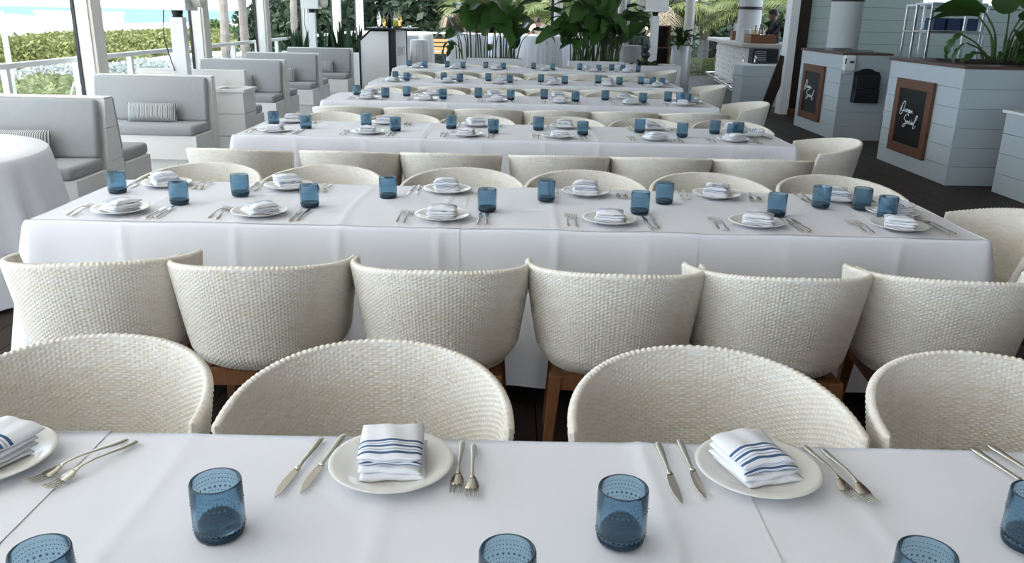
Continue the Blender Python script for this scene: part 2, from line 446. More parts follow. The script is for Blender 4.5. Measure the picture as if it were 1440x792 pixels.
# ================================================================== TABLES AND CLOTHS
ZT = 0.75
def add_cloth(x0, x1, y0, y1, left_end, right_end, lift, label, seed, back_in=0.16, zhem=0.09, creases=()):
    r = np.random.default_rng(seed); rt_ = np.random.default_rng(int(y0 * 100))
    nx = max(8, int((x1 - x0) / 0.011)); ny = 34
    xs = np.linspace(x0, x1, nx + 1); ys_ = np.linspace(y0, y1, ny + 1)
    top = np.zeros((ny + 1, nx + 1, 3))
    X, Y = np.meshgrid(xs, ys_)
    Z = np.full_like(X, ZT + lift + 0.006)
    for c, amp in creases:
        Z += amp * np.exp(-((X - c - 0.006 * np.sin(Y * 7 + c)) / 0.014) ** 2) * 0.8
    Z += 0.0022 * np.exp(-((Y - y0 - 0.42 * (y1 - y0)) / 0.016) ** 2)
    for _ in range(7):
        kx, ky = rt_.uniform(-14, 14), rt_.uniform(-10, 10)
        Z += 0.0008 * np.sin(kx * X + ky * Y + rt_.uniform(0, 6.28))
    top[..., 0], top[..., 1], top[..., 2] = X, Y, Z
    V = [tuple(p) for p in top.reshape(-1, 3)]
    idx = lambda jj, ii: jj * (nx + 1) + ii
    Fc = [(idx(jj, ii), idx(jj, ii + 1), idx(jj + 1, ii + 1), idx(jj + 1, ii)) for jj in range(ny) for ii in range(nx)]
    ds = [0.003, 0.008, 0.016, 0.03, 0.06, 0.11, 0.18, 0.24, 0.27, 0.285, 0.30, 0.315, 0.33, 0.38, 0.46, 0.56, ZT - zhem]
    drop = ZT - zhem
    ph = rt_.uniform(0, 6.28, 8); wl = rt_.uniform(0.16, 0.6, 8)
    def skirt(path, normals, side, corner_s):
        s = 0; prev = None; rows = []
        for (vi, n) in zip(path, normals):
            p = Vector(V[vi])
            if prev is not None: s += (p - prev).length
            prev = p
            rows.append((vi, Vector(n), s, p))
        base = len(V); nd = len(ds)
        for (vi, n, s, p) in rows:
            q_ = p.x if abs(n.y) > 0.5 else p.y + 7
            wv = sum(math.sin(2 * PI * q_ / wl[k] + ph[k]) for k in range(8)) / 8
            cf = max([math.exp(-((s - c) / 0.10) ** 2) for c in corner_s] or [0])
            for d in ds:
                g = (d / drop)
                o = 0.008 * (1 - math.exp(-d / 0.007)) + lift * 1.2
                o += 0.045 * wv * g ** 1.1 + 0.004 * math.exp(-((d - 0.30 - 0.01 * math.sin(7 * s)) / 0.012) ** 2)
                o += cf * 0.13 * g ** 0.9
                for c, amp in creases:
                    if n.y < -0.9: o += 1.6 * amp * math.exp(-((p.x - c) / 0.018) ** 2) * min(1, d / 0.04)
                if side == 'back' or (n.y > 0.5): o -= back_in * min(1, max(0, (d - 0.08) / 0.2)) * (1 - 0.6 * cf)
                V.append((p.x + n.x * o, p.y + n.y * o, p.z - d))
        def vid(i, jd): return rows[i][0] if jd == 0 else base + i * nd + jd - 1
        for i in range(len(rows) - 1):
            for jd in range(nd):
                Fc.append((vid(i, jd), vid(i, jd + 1), vid(i + 1, jd + 1), vid(i + 1, jd)))
    front = [(idx(0, ii), (0, -1, 0)) for ii in range(nx, -1, -1)]
    back = [(idx(ny, ii), (0, 1, 0)) for ii in range(0, nx + 1)]
    left = [(idx(jj, 0), (-1, 0, 0)) for jj in range(1, ny)]
    right = [(idx(jj, nx), (1, 0, 0)) for jj in range(ny - 1, 0, -1)]
    Lx, Ly = x1 - x0, y1 - y0
    if left_end and right_end:
        path = front[:-1] + [(front[-1][0], (-0.75, -0.75, 0))] + left + [(back[0][0], (-0.7, 0.7, 0))] + back[1:-1] + [(back[-1][0], (0.7, 0.7, 0))] + right + [(front[0][0], (0.75, -0.75, 0))]
        path[0] = (front[0][0], (0.75, -0.75, 0))
        skirt([p for p, n in path], [n for p, n in path], '', [0, Lx, Lx + Ly, 2 * Lx + Ly, 2 * Lx + 2 * Ly])
    elif left_end:
        path = front[:-1] + [(front[-1][0], (-0.75, -0.75, 0))] + left + [(back[0][0], (-0.7, 0.7, 0))] + back[1:]
        skirt([p for p, n in path], [n for p, n in path], '', [Lx, Lx + Ly])
    elif right_end:
        path = back[:-1] + [(back[-1][0], (0.7, 0.7, 0))] + right + [(front[0][0], (0.75, -0.75, 0))] + front[1:]
        skirt([p for p, n in path], [n for p, n in path], '', [Lx, Lx + Ly])
    else:
        skirt([p for p, n in front], [n for p, n in front], 'front', [])
        skirt([p for p, n in back], [n for p, n in back], 'back', [])
    me = bpy.data.meshes.new('tablecloth')
    cx, cy = (x0 + x1) / 2, (y0 + y1) / 2
    me.from_pydata([(a - cx, b - cy, c) for a, b, c in V], [], Fc)
    me.materials.append(MATS['linen'])
    me.polygons.foreach_set('use_smooth', [True] * len(me.polygons)); me.update()
    o = obj('tablecloth', me, None, (cx, cy, 0))
    tag(o, label, 'tablecloth', 'white cloths on the long tables')
    return o

T_NAMES = ['front table', 'second table', 'third table', 'fourth table', 'fifth table', 'farthest table']
# x0, x1, y_front, y_back, seams
TABLES = [
    (-1.95, 1.95, 0.58, 1.44, (-0.78, 0.424)),
    (-1.89, 1.85, 3.11, 3.93, (-0.207, 0.722)),
    (-1.88, 1.88, 5.53, 6.35, (-0.602, 1.04)),
    (-1.83, 1.92, 7.93, 8.75, (-0.301, 0.934)),
    (-1.76, 2.00, 10.13, 10.95, (-0.278, 0.70)),
    (-1.86, 1.93, 12.82, 13.64, (-0.45, 0.836)),
]
for i, (x0, x1, y0, y1, seams) in enumerate(TABLES):
    t = empty('dining_table', ((x0 + x1) / 2, (y0 + y1) / 2, 0), 0, 'long rectangular dining table under white cloths, the ' + T_NAMES[i], 'table', 'long dining tables')
    hw, hd = (x1 - x0) / 2 - 0.004, (y1 - y0) / 2 - 0.004
    obj('tabletop', MB().box(-hw, hw, -hd, hd, 0.715, 0.75).mesh('tabletop', 'teak'), t)
    leg = MB().box(-0.03, 0.03, -0.03, 0.03, 0, 0.715).mesh('leg', 'teak')
    for sx in (-1, 0, 1):
        for sy in (-1, 1): obj('leg', leg, t, (sx * (hw - 0.2), sy * (hd - 0.24), 0))
    a, b = seams
    edges = [(x0, a, True, False, 0.0036), (a - 0.25, b, False, False, 0.0020), (b - 0.25, x1, False, True, 0.0004)]
    cr = [(x0 + f * (x1 - x0) + random.uniform(-0.06, 0.06), random.uniform(0.0015, 0.0042)) for f in (0.1, 0.22, 0.33, 0.44, 0.56, 0.66, 0.78, 0.90)]
    for k, (c0, c1, le, re, lift) in enumerate(edges):
        add_cloth(c0, c1, y0, y1, le, re, lift, 'white linen tablecloth over the %s of the %s' % (('left end', 'middle', 'right end')[k], T_NAMES[i]),
                  100 + i * 5 + k, creases=cr, back_in=0.17)

# ================================================================== WOVEN CHAIRS
def shell_mesh():
    # half-ellipse wall, plan flaring upwards; u runs round the back from arm to arm, v from bottom to rim
    a_b, a_t, b_b, b_t = 0.252, 0.305, 0.25, 0.325
    nst, nrow = 88, 60
    nu = nst * 4 + 1
    nv = nrow * 4
    u = np.linspace(0, 1, nu)
    w = np.abs(u - 0.5) * 2
    ztop = 0.775 - 0.058 * w ** 1.6
    zbot = np.full(nu, 0.385)
    yf = 0.02
    def mid(uu, vv):
        # plan: arms straight section then half ellipse
        th = (uu - 0.5) * PI * 1.04
        vs = vv ** 0.85
        A = a_b + (a_t - a_b) * vs; B = b_b + (b_t - b_b) * vs
        curl = 0.055 * np.clip(1 - vv / 0.20, 0, 1) ** 2
        A = A - curl; B = B - curl
        n = 2.25
        sx = np.sign(np.sin(th)) * np.abs(np.sin(th)) ** (2 / n)
        cy = np.sign(np.cos(th)) * np.abs(np.cos(th)) ** (2 / n)
        fwd = 0.10 * (1 - vv) * np.abs(2 * uu - 1) ** 5
        x = A * sx; y = -B * cy + yf + fwd
        wz = np.abs(2 * uu - 1)
        z = 0.385 + (0.775 - 0.058 * wz ** 1.6 - 0.385) * vv
        return np.stack([x, y, z], -1)
    def normal(uu, vv):
        e = 1e-3
        du = mid(np.clip(uu + e, 0, 1), vv) - mid(np.clip(uu - e, 0, 1), vv)
        dv = mid(uu, np.clip(vv + e, 0, 1)) - mid(uu, np.clip(vv - e, 0, 1))
        n = np.cross(du, dv)
        return n / (np.linalg.norm(n, axis=-1, keepdims=True) + 1e-12)
    H = 0.010
    prof = []   # (v, offset factor c, side s, rise)
    for k in range(nv + 1): prof.append((k / nv, 1.0, 0.0, k / 4))
    for k in range(1, 8):
        t = PI * k / 8; prof.append((1.0, math.cos(t), math.sin(t), nv / 4 + k / 2))
    for k in range(nv, -1, -1): prof.append((k / nv, -1.0, 0.0, nv / 4 + 4 + (nv - k) / 4))
    # ends: taper thickness as half circle
    endf = np.ones(nu); 
    for k, q in enumerate((0.0, 0.6, 0.85, 0.97)):
        endf[k] = q; endf[nu - 1 - k] = q
    P = np.zeros((len(prof), nu, 3)); UV = np.zeros((len(prof), nu, 2))
    cu = np.arange(nu) / 4
    for i, (v, c, s, cv) in enumerate(prof):
        vv = np.full(nu, v)
        m_ = mid(u, vv); n_ = normal(u, vv)
        row = np.floor(cv + 1e-6); fy = cv - row
        pr = math.sqrt(max(0, 1 - (2 * fy - 1) ** 2))
        o = np.cos(PI * (cu + row))
        sgn = 1 if c >= 0 else -1
        q_ = o * sgn; disp = 0.0031 * (np.where(q_ > 0, pr * np.abs(q_) ** 0.6, 0.30 * np.abs(q_) ** 0.5) - 0.3) if s == 0 else 0.0016 * np.cos(2 * PI * cu * 0.75)
        off = (c * H * endf)[:, None] + (sgn * disp * np.clip(endf, 0.3, 1))[:, None] if s == 0 else ((c * (H + 0.002) * endf))[:, None]
        p = m_ + n_ * off
        if s > 0: p[:, 2] += s * (H + 0.002) + disp
        P[i] = p; UV[i, :, 0] = np.floor((cu + row) / 2 + 0.25) + 0.5; UV[i, :, 1] = cv
    npf = len(prof)
    V = P.reshape(-1, 3)
    ii, jj = np.meshgrid(np.arange(npf - 1), np.arange(nu - 1), indexing='ij')
    q = np.stack([ii * nu + jj, ii * nu + jj + 1, (ii + 1) * nu + jj + 1, (ii + 1) * nu + jj], -1).reshape(-1, 4)
    me = bpy.data.meshes.new('woven_back')
    me.vertices.add(len(V)); me.vertices.foreach_set('co', V.astype(np.float32).ravel())
    me.loops.add(q.size); me.loops.foreach_set('vertex_index', q.ravel().astype(np.int32))
    me.polygons.add(len(q)); me.polygons.foreach_set('loop_start', (np.arange(len(q)) * 4).astype(np.int32))
    me.polygons.foreach_set('loop_total', np.full(len(q), 4, np.int32))
    me.polygons.foreach_set('use_smooth', np.ones(len(q), bool))
    uvl = me.uv_layers.new(name='UVMap')
    uvl.data.foreach_set('uv', UV.reshape(-1, 2)[q.ravel()].astype(np.float32).ravel())
    me.materials.append(MATS['wicker'])
    me.update(calc_edges=True); me.validate()
    return me
def superpad(hx, y0, y1, z0, z1, n=2.8, rr=0.02, m='cushion_khaki', name='cushion', nn=40):
    cy, hy = (y0 + y1) / 2, (y1 - y0) / 2
    mb = MB()
    prof = [(0.0, 0), (0.9, 0)] 
    rings = []
    for (k, z) in ((0.0, z0), (1 - rr / hx, z0), (1 - 0.3 * rr / hx, z0 + (z1 - z0) * 0.15), (1.0, (z0 + z1) / 2), (1 - 0.3 * rr / hx, z1 - (z1 - z0) * 0.15), (1 - 1.2 * rr / hx, z1), (0.5, z1 + 0.004), (0.0, z1 + 0.006)):
        ring = []
        for q in range(nn):
            t = 2 * PI * q / nn
            c, s = math.cos(t), math.sin(t)
            ring.append((k * hx * math.copysign(abs(c) ** (2 / n), c), cy + k * hy * math.copysign(abs(s) ** (2 / n), s), z))
        rings.append(ring)
    v = [p for r_ in rings for p in r_]
    f = [(a * nn + q, a * nn + (q + 1) % nn, (a + 1) * nn + (q + 1) % nn, (a + 1) * nn + q) for a in range(len(rings) - 1) for q in range(nn)]
    return mb.add(v, f).mesh(name, m, smooth=True)
CH = {}
CH['shell'] = shell_mesh()
CH['base'] = superpad(0.235, -0.19, 0.215, 0.385, 0.425, m='wicker', name='seat_base', rr=0.012)
CH['cushion'] = superpad(0.215, -0.17, 0.20, 0.425, 0.475)
CH['frame'] = MB().box(-0.19, 0.19, -0.205, -0.165, 0.335, 0.385).box(-0.19, 0.19, 0.145, 0.185, 0.335, 0.385).box(-0.21, -0.17, -0.19, 0.17, 0.335, 0.385).box(0.17, 0.21, -0.19, 0.17, 0.335, 0.385).mesh('seat_frame', 'teak')
def leg_mesh(sx, sy):
    mb = MB()
    t = 0.022; b = 0.014
    X, Y0_ = sx * 0.195, (0.165 if sy > 0 else -0.185)
    X1, Y1_ = sx * 0.225, (0.19 if sy > 0 else -0.235)
    v = []
    for (cx, cy, z, h) in ((X1, Y1_, 0, b), (X, Y0_, 0.385, t)):
        v += [(cx - h, cy - h, z), (cx + h, cy - h, z), (cx + h, cy + h, z), (cx - h, cy + h, z)]
    return mb.add(v, [(3, 2, 1, 0), (4, 5, 6, 7), (0, 1, 5, 4), (1, 2, 6, 5), (2, 3, 7, 6), (3, 0, 4, 7)]).mesh('leg', 'teak', bevel=0.003)
CH['legs'] = [leg_mesh(sx, sy) for sx in (-1, 1) for sy in (-1, 1)]
def chair(x, y, rz, label, group):
    c = empty('woven_armchair', (x, y, 0), rz, label, 'chair', group)
    obj('woven_back', CH['shell'], c); obj('seat_base', CH['base'], c); obj('cushion', CH['cushion'], c)
    obj('seat_frame', CH['frame'], c)
    for l in CH['legs']: obj('leg', l, c)
    return c
BR = 0.305   # origin to back rim
near_x = {1: [-1.42, -0.865, -0.245, 0.36, 0.915, 1.49], 2: [-1.68, -1.0, -0.39, 0.275, 0.895, 1.51],
          3: [-1.50, -0.865, -0.23, 0.365, 0.965, 1.60], 4: [-1.42, -0.83, -0.22, 0.40, 1.02, 1.64], 5: [-1.50, -0.86, -0.22, 0.40, 1.02, 1.62]}
far_x = {0: [-0.965, -0.305, 0.44, 1.10], 1: [-1.57, -0.955, -0.255, 0.36, 0.985, 1.62], 2: [-1.45, -0.88, -0.30, 0.40, 1.03, 1.68],
         3: [-1.42, -0.82, -0.20, 0.42, 1.02, 1.62], 4: [-1.38, -0.78, -0.18, 0.44, 1.05, 1.66], 5: [-1.45, -0.84, -0.20, 0.42, 1.02, 1.60]}
near_back = {1: 2.46, 2: 4.765, 3: 7.20, 4: 9.42, 5: 12.05}
far_back = {0: 1.885, 1: 4.31, 2: 6.73, 3: 9.12, 4: 11.33, 5: 14.0}
tilt_near = {1: [R(9), R(2), R(0), R(-3), R(-1), R(-5)], 2: [R(-4), R(-3), R(-3), R(-1), R(-2), R(-2)]}
for k in range(6):
    tn = T_NAMES[k]
    for i, x in enumerate(near_x.get(k, [])):
        tl = tilt_near[k][i] if k in tilt_near else R(random.uniform(-3, 3))
        chair(x, near_back[k] + BR, tl, 'cream woven armchair, %s from left, near side of the %s' % (ORD[i], tn), 'woven dining chairs')
    for i, x in enumerate(far_x.get(k, [])):
        chair(x, far_back[k] - BR, PI + R(random.uniform(-2, 2)), 'cream woven armchair, %s from left, far side of the %s' % (ORD[i], tn), 'woven dining chairs')
    if k >= 1:
        fx = {1: 2.33, 2: 2.33, 3: 2.46, 4: 2.56, 5: 2.48}[k]; fy = {1: 3.42, 2: 5.70, 3: 8.30, 4: 10.45, 5: 13.3}[k]
        chair(fx - BR + 0.02, fy, PI / 2 + R({1: 2, 2: -3, 3: 2, 4: -2, 5: 4}[k]), 'cream woven armchair at the right-hand end of the ' + tn, 'woven dining chairs')

# ================================================================== PLACE SETTINGS
plate_me = MB().lathe([(0.0, 0.004), (0.055, 0.004), (0.062, 0.0), (0.068, 0.003), (0.085, 0.010), (0.111, 0.0165), (0.113, 0.018), (0.112, 0.0195), (0.104, 0.0185), (0.084, 0.0135), (0.072, 0.008), (0.060, 0.0065), (0.0, 0.0065)], 56).mesh('plate', 'china', smooth=True)
def glass_profile():
    r, h = 0.0395, 0.094
    out = [(0.0386, 0.0165), (r - 0.0004, 0.020), (r, 0.026), (r, 0.05), (r, h - 0.003), (r - 0.001, h), (r - 0.0028, h), (r - 0.0036, h - 0.003), (r - 0.0042, 0.04), (r - 0.0050, 0.022), (0.0335, 0.0180), (0.0, 0.0175)]
    return out
glass_me = MB().lathe(glass_profile(), 40).mesh('tumbler', 'glass_blue', smooth=True)
gbase_me = MB().lathe([(0.0, 0.0), (0.0335, 0.0), (0.0368, 0.002), (0.0382, 0.007), (0.0388, 0.0165), (0.0, 0.0165)], 40).mesh('glass_base', 'glass_base_blue', smooth=True)
beads = MB()
for zi, (z, br, n) in enumerate(((0.017, 0.0019, 30), (0.026, 0.0012, 46), (0.033, 0.0010, 50), (0.040, 0.0012, 46), (0.047, 0.0010, 50), (0.054, 0.0011, 48), (0.061, 0.0021, 30), (0.069, 0.0011, 48), (0.076, 0.0012, 46), (0.083, 0.0010, 50))):
    br *= 1.05
    for k in range(n):
        t = 2 * PI * k / n
        c = Vector((0.0393 * math.cos(t), 0.0393 * math.sin(t), z)); er = Vector((math.cos(t), math.sin(t), 0)); et = Vector((-math.sin(t), math.cos(t), 0)); ez = Vector((0, 0, 1))
        tip = c + er * br * 0.8
        ring = [c + et * br * math.cos(a) + ez * br * math.sin(a) for a in (0, PI / 3, 2 * PI / 3, PI, 4 * PI / 3, 5 * PI / 3)]
        beads.add(ring + [tip], [(q, (q + 1) % 6, 6) for q in range(6)])
beads_me = beads.mesh('bead_bands', 'glass_bead', smooth=True)

def fork_meshes():
    # lies along +Y (handle end at y=-0.095, tine tips at y=+0.095)
    hd = MB()
    ys_ = [-0.097, -0.094, -0.085, -0.065, -0.035, -0.005, 0.020, 0.034]
    rw = [0.002, 0.0052, 0.0064, 0.0056, 0.0040, 0.0030, 0.0028, 0.0042]
    zs = [0.0030, 0.0030, 0.0034, 0.0048, 0.0085, 0.0120, 0.0120, 0.0095]
    hd.tube([(0, y_, z_) for y_, z_ in zip(ys_, zs)], rw, 10, flat=0.55)
    h = hd.mesh('handle', 'steel', smooth=True)
    hm = MB()
    for st in ((0.030, 0.0036, 0.0100), (0.038, 0.0068, 0.0080), (0.046, 0.0102, 0.0056), (0.054, 0.0116, 0.0040), (0.062, 0.0118, 0.0032)):
        pass
    secs = [(0.030, 0.0036, 0.0102), (0.038, 0.0070, 0.0080), (0.046, 0.0104, 0.0056), (0.054, 0.0118, 0.0042), (0.062, 0.0120, 0.0035)]
    v = []; f = []
    for (y_, w_, z_) in secs:
        v += [(-w_, y_, z_ + 0.0012), (0, y_, z_), (w_, y_, z_ + 0.0012), (w_, y_, z_ - 0.0006), (0, y_, z_ - 0.0018), (-w_, y_, z_ - 0.0006)]
    for a in range(len(secs) - 1):
        for q in range(6): f.append((a * 6 + q, a * 6 + (q + 1) % 6, (a + 1) * 6 + (q + 1) % 6, (a + 1) * 6 + q))
    f += [(5, 4, 3, 2, 1, 0), tuple(len(v) - 6 + q for q in range(6))]
    hm.add(v, f)
    for k in range(4):
        x_ = (k - 1.5) * 0.0066
        hm.tube([(x_, 0.060, 0.0032), (x_, 0.075, 0.0036), (x_ * 0.98, 0.088, 0.0060), (x_ * 0.96, 0.096, 0.0088)], [0.0021, 0.0019, 0.0016, 0.0007], 6, flat=0.7)
    return h, hm.mesh('tines', 'steel', smooth=True)
def knife_meshes():
    hd = MB()
    ys_ = [-0.105, -0.102, -0.092, -0.070, -0.040, -0.012, 0.004, 0.012]
    rw = [0.002, 0.0058, 0.0074, 0.0068, 0.0052, 0.0040, 0.0042, 0.0060]
    hd.tube([(0, y_, 0.0048) for y_ in ys_], rw, 10, flat=0.6)
    bl = MB()
    L = [(-0.0055, 0.008), (-0.0065, 0.020), (-0.0065, 0.060), (-0.0050, 0.090), (-0.0005, 0.108), (0.0030, 0.100), (0.0085, 0.075), (0.0100, 0.050), (0.0085, 0.025), (0.0055, 0.010)]
    bl.prism(L[::-1], 0.0030, 0.0046)
    return hd.mesh('handle', 'steel', smooth=True), bl.mesh('blade', 'steel', bevel=0.0004, seg=1)
FH, FT = fork_meshes(); KH, KB = knife_meshes()

def napkin_mesh(seed, w=0.118, d=0.105, layers=4):
    r = random.Random(seed)
    mb = MB(); uvs = []
    me = bpy.data.meshes.new('napkin')
    V = []; Fs = []; UV = []
    z = 0.0
    nx = 16; 
    for L in range(layers):
        top = (L == layers - 1)
        th = 0.0092 + r.uniform(-0.001, 0.001) + (0.003 if top else 0)
        yo = r.uniform(-0.004, 0.004) - 0.006 * L
        ww = w * (1 - 0.02 * L) * 0.5; xo = r.uniform(-0.005, 0.005)
        dd = d * 0.5 * (1 - 0.03 * L)
        # closed loop profile in (y, z): front rounded fold (+y), back rounded
        prof = []
        m_ = 12
        for k in range(m_ + 1):      # bottom: back to front
            prof.append((-dd + 2 * dd * k / m_, 0.0))
        for k in range(1, 6):        # front fold
            a = -PI / 2 + PI * k / 6
            prof.append((dd + th * 0.55 * math.cos(a), th / 2 + th / 2 * math.sin(a)))
        for k in range(m_ + 1):      # top: front to back
            prof.append((dd - 2 * dd * k / m_, th))
        for k in range(1, 6):
            a = PI / 2 + PI * k / 6
            prof.append((-dd + th * 0.55 * math.cos(a), th / 2 + th / 2 * math.sin(a)))
        n = len(prof); base = len(V)
        sk = r.uniform(-0.08, 0.08); wob = r.uniform(0, 6)
        for i in range(nx + 1):
            fx = i / nx * 2 - 1
            ex = 1 - 0.14 * abs(fx) ** 6
            for (y_, z_) in prof:
                lift = 0.010 * max(0, -y_ / d) * L * 0.5
                puff = (0.009 if top else 0.002) * (1 - fx * fx) * (1 - (y_ / (dd + th)) ** 2) * (1 if z_ > th * 0.4 else 0)
                zz = z + (z_ - th / 2) * (1 - 0.75 * abs(fx) ** 8) + th / 2 + lift + puff + 0.0012 * math.sin(7 * fx + wob + 30 * y_)
                xx = fx * ww * (1 + 0.04 * math.sin(20 * y_ + wob)) + xo + sk * y_
                V.append((xx, y_ + yo + 0.004 * math.sin(2 * fx + wob), zz))
                # stripes sit on the front half of the upper layers
                q_ = y_ / dd
                if top and z_ > th * 0.3: uvv = 0.38 + 0.26 * q_ if q_ > -0.1 else 0.05
                elif L == layers - 2 and z_ > th * 0.2 and q_ > 0.8: uvv = 0.40 + 0.18 * (1 - z_ / th)
                else: uvv = 0.05
                UV.append((fx, uvv))
        for i in range(nx):
            for q in range(n):
                a, b = base + i * n + q, base + i * n + (q + 1) % n
                Fs.append((a, b, b + n, a + n))
        Fs.append(tuple(base + q for q in range(n))[::-1]); Fs.append(tuple(base + nx * n + q for q in range(n)))
        z += th * 0.93
    me.from_pydata(V, [], Fs)
    uvl = me.uv_layers.new(name='UVMap')
    li = np.zeros(len(me.loops), np.int32); me.loops.foreach_get('vertex_index', li)
    uvl.data.foreach_set('uv', np.array(UV, np.float32)[li].ravel())
    me.materials.append(MATS['napkin_cloth'])
    me.polygons.foreach_set('use_smooth', [True] * len(me.polygons)); me.update()
    return me
NAPS = [napkin_mesh(s) for s in (1, 2, 3, 5)]
ZC = ZT + 0.0125
def cutlery(kind, x, y, rz, label, parts, z=ZC):
    if kind == 'fork': name, a, b, pn, grp = 'fork', FH, FT, 'tines', 'forks on the tables'
    else: name, a, b, pn, grp = 'knife', KH, KB, 'blade', 'knives on the tables'
    o = obj(name, a, None, (x, y, z), (0, 0, rz))
    obj(pn, b, o)
    tag(o, label, name, grp)
    return o
def setting(tbl, side, i, px, py, gx, gy, rz, nap_rot=0.0, nvar=0, foff=(0.150, 0.180), koff=(0.150, 0.180), fang=(0.0, 0.0), kang=(0, 0), wh=None, cut_back=0.0):
    """px,py plate; gx,gy glass; rz = 0 for a guest facing +Y"""
    tn = T_NAMES[tbl]
    where = wh or ('%s from left, %s side of the %s' % (ORD[i], side, tn))
    def loc(dx, dy):
        c, s = math.cos(rz), math.sin(rz)
        return px + c * dx - s * dy, py + s * dx + c * dy
    o = obj('plate', plate_me, None, (px, py, ZC)); tag(o, 'round white plate under a napkin, ' + where, 'plate', 'white plates')
    n = obj('napkin', NAPS[nvar % len(NAPS)], None, (px, py, ZC + 0.0075), (0, 0, rz + nap_rot)); tag(n, 'folded white napkin with blue stripes, ' + where, 'napkin', 'striped napkins')
    g = obj('tumbler', glass_me, None, (gx, gy, ZC), (0, 0, random.uniform(0, 6))); tag(g, 'blue beaded glass tumbler, ' + where, 'glass', 'blue tumblers')
    b_ = obj('bead_bands', beads_me, g); b_['kind'] = 'stuff'
    obj('glass_base', gbase_me, g)
    for q in range(2):
        x_, y_ = loc(-foff[q], -cut_back + (0.006 if q else -0.006))
        cutlery('fork', x_, y_, rz + fang[q], 'steel fork %s the plate, ' % ('next to' if q == 0 else 'farther out from') + where, tbl < 3)
        x_, y_ = loc(koff[q], -cut_back + (0.004 if q else -0.010))
        cutlery('knife', x_, y_, rz + kang[q], 'steel knife %s the plate, ' % ('next to' if q == 0 else 'farther out from') + where, tbl < 3)
J = lambda a: random.uniform(-a, a)
# ---- front table (read off the plane of the table top)
for i, (pp, gp) in enumerate((((-15, 648), None), ((551, 657), (310, 749)), ((1065, 664), (872, 758)))):
    x, y = px_to_plane(pp[0], pp[1], 0.765)
    if gp: gx, gy = px_to_plane(gp[0], gp[1], ZC)
    else: gx, gy = -1.22, 1.13
    setting(0, 'far', i, x, y, gx, gy, PI, nap_rot=(R(-28), R(3), R(20))[i], nvar=i, foff=((0.16, 0.19), (0.122, 0.147), (0.133, 0.162))[i], koff=((0.142, 0.182), (0.126, 0.166), (0.119, 0.163))[i],
            fang=((R(-32), R(-26)), (R(0), R(2)), (R(8), R(7)))[i], kang=((R(4), R(4)), (R(-9), R(-9)), (R(2), R(2)))[i])
x4, y4 = 1.10, 1.335
setting(0, 'far', 3, x4, y4, 0.83, 1.13, PI, nvar=3, fang=(0.05, 0.05), kang=(R(14), R(14)), foff=(0.142, 0.182), koff=(0.135, 0.175))
for i, g in enumerate(((55, 774), (714, 774), (1305, 776))):
    x, y = px_to_plane(g[0], g[1], ZC + 0.094)
    setting(0, 'near', i, x - 0.17, 0.74, x, y, 0.0, nvar=i)
# ---- tables behind: columns of plates and tumblers, near side then far side
ROWS = {
 1: dict(n=[170, 365, 622.7, 858, 1064, 1264], f=[235, 406, 629, 824, 1007.5, 1177], gn=[252, 436, 685, 899, 1092, 1246], gf=[166, 339, 546, 768, 934, 1153]),
 2: dict(n=[386, 517, 656, 786, 920, 1030], f=[412, 543, 670, 794, 915.6, 1036], gn=[430, 556, 693.6, 819, 959, 1030], gf=[385, 515, 634.7, 757, 899, 1004.7]),
 3: dict(n=[516, 599, 698, 787, 885.5, 961], f=[521, 609, 696, 785.5, 878, 962], gn=[542, 623, 718, 809, 903.5, 966], gf=[502, 572, 672.7, 765, 850.6, 939]),
 4: dict(n=[553.5, 629, 701, 776.7, 855.5, 924], f=[571, 639, 707, 776, 855, 913], gn=[571.6, 647, 716.8, 794, 870.7, 930], gf=[556, 624, 686.7, 760.6, 841, 900.7]),
 5: dict(n=[585.5, 639, 696.4, 766, 834, 881], f=[590, 645, 700, 762, 828, 872], gn=[598, 651, 708, 777, 841.6, 897], gf=[576, 629, 683, 750, 815, 860]),
}
naps_n = {1: [R(55), R(38), R(0), R(-8), R(-18), R(-20)]}
naps_f = {1: [R(35), R(30), R(5), R(-6), R(-20), R(-10)]}
endpos = {1: ((1.70, 3.50), (1.545, 3.60)), 2: ((1.76, 5.94), (1.60, 5.98)), 3: ((1.80, 8.34), (1.63, 8.36)), 4: ((1.88, 10.54), (1.70, 10.56)), 5: ((1.80, 13.23), (1.66, 13.30))}
for k in range(1, 6):
    x0, x1, y0, y1, _ = TABLES[k]
    rw = ROWS[k]
    for i in range(6):
        yn = y0 + 0.150 + J(0.008); yf = y1 - 0.135 + J(0.01)
        X = px_x(rw['n'][i], yn, 0.765); GX = px_x(rw['gn'][i], y0 + 0.315, ZC)
        setting(k, 'near', i, X, yn, GX, y0 + 0.315 + J(0.012), 0.0, nap_rot=naps_n[k][i] if k in naps_n else J(0.5), nvar=random.randrange(4),
                foff=(0.142, 0.172), koff=(0.148, 0.178), fang=(J(0.05), J(0.05)), kang=(J(0.05), J(0.05)), cut_back=0.0)
        X = px_x(rw['f'][i], yf, 0.765); GX = px_x(rw['gf'][i], y0 + 0.515, ZC)
        setting(k, 'far', i, X, yf, GX, y0 + 0.515 + J(0.012), PI, nap_rot=naps_f[k][i] if k in naps_f else J(0.5), nvar=random.randrange(4),
                foff=(0.146, 0.18), koff=(0.138, 0.168), fang=(J(0.08), J(0.08)), kang=(J(0.06), J(0.06)))
    (px_, py_), (gx_, gy_) = endpos[k]
    setting(k, 'right', 6, px_ - 0.06, py_, gx_, gy_, PI / 2, nap_rot=J(0.3), nvar=k, foff=(0.135, 0.16), koff=(0.135, 0.16), wh='at the right-hand end of the ' + T_NAMES[k])

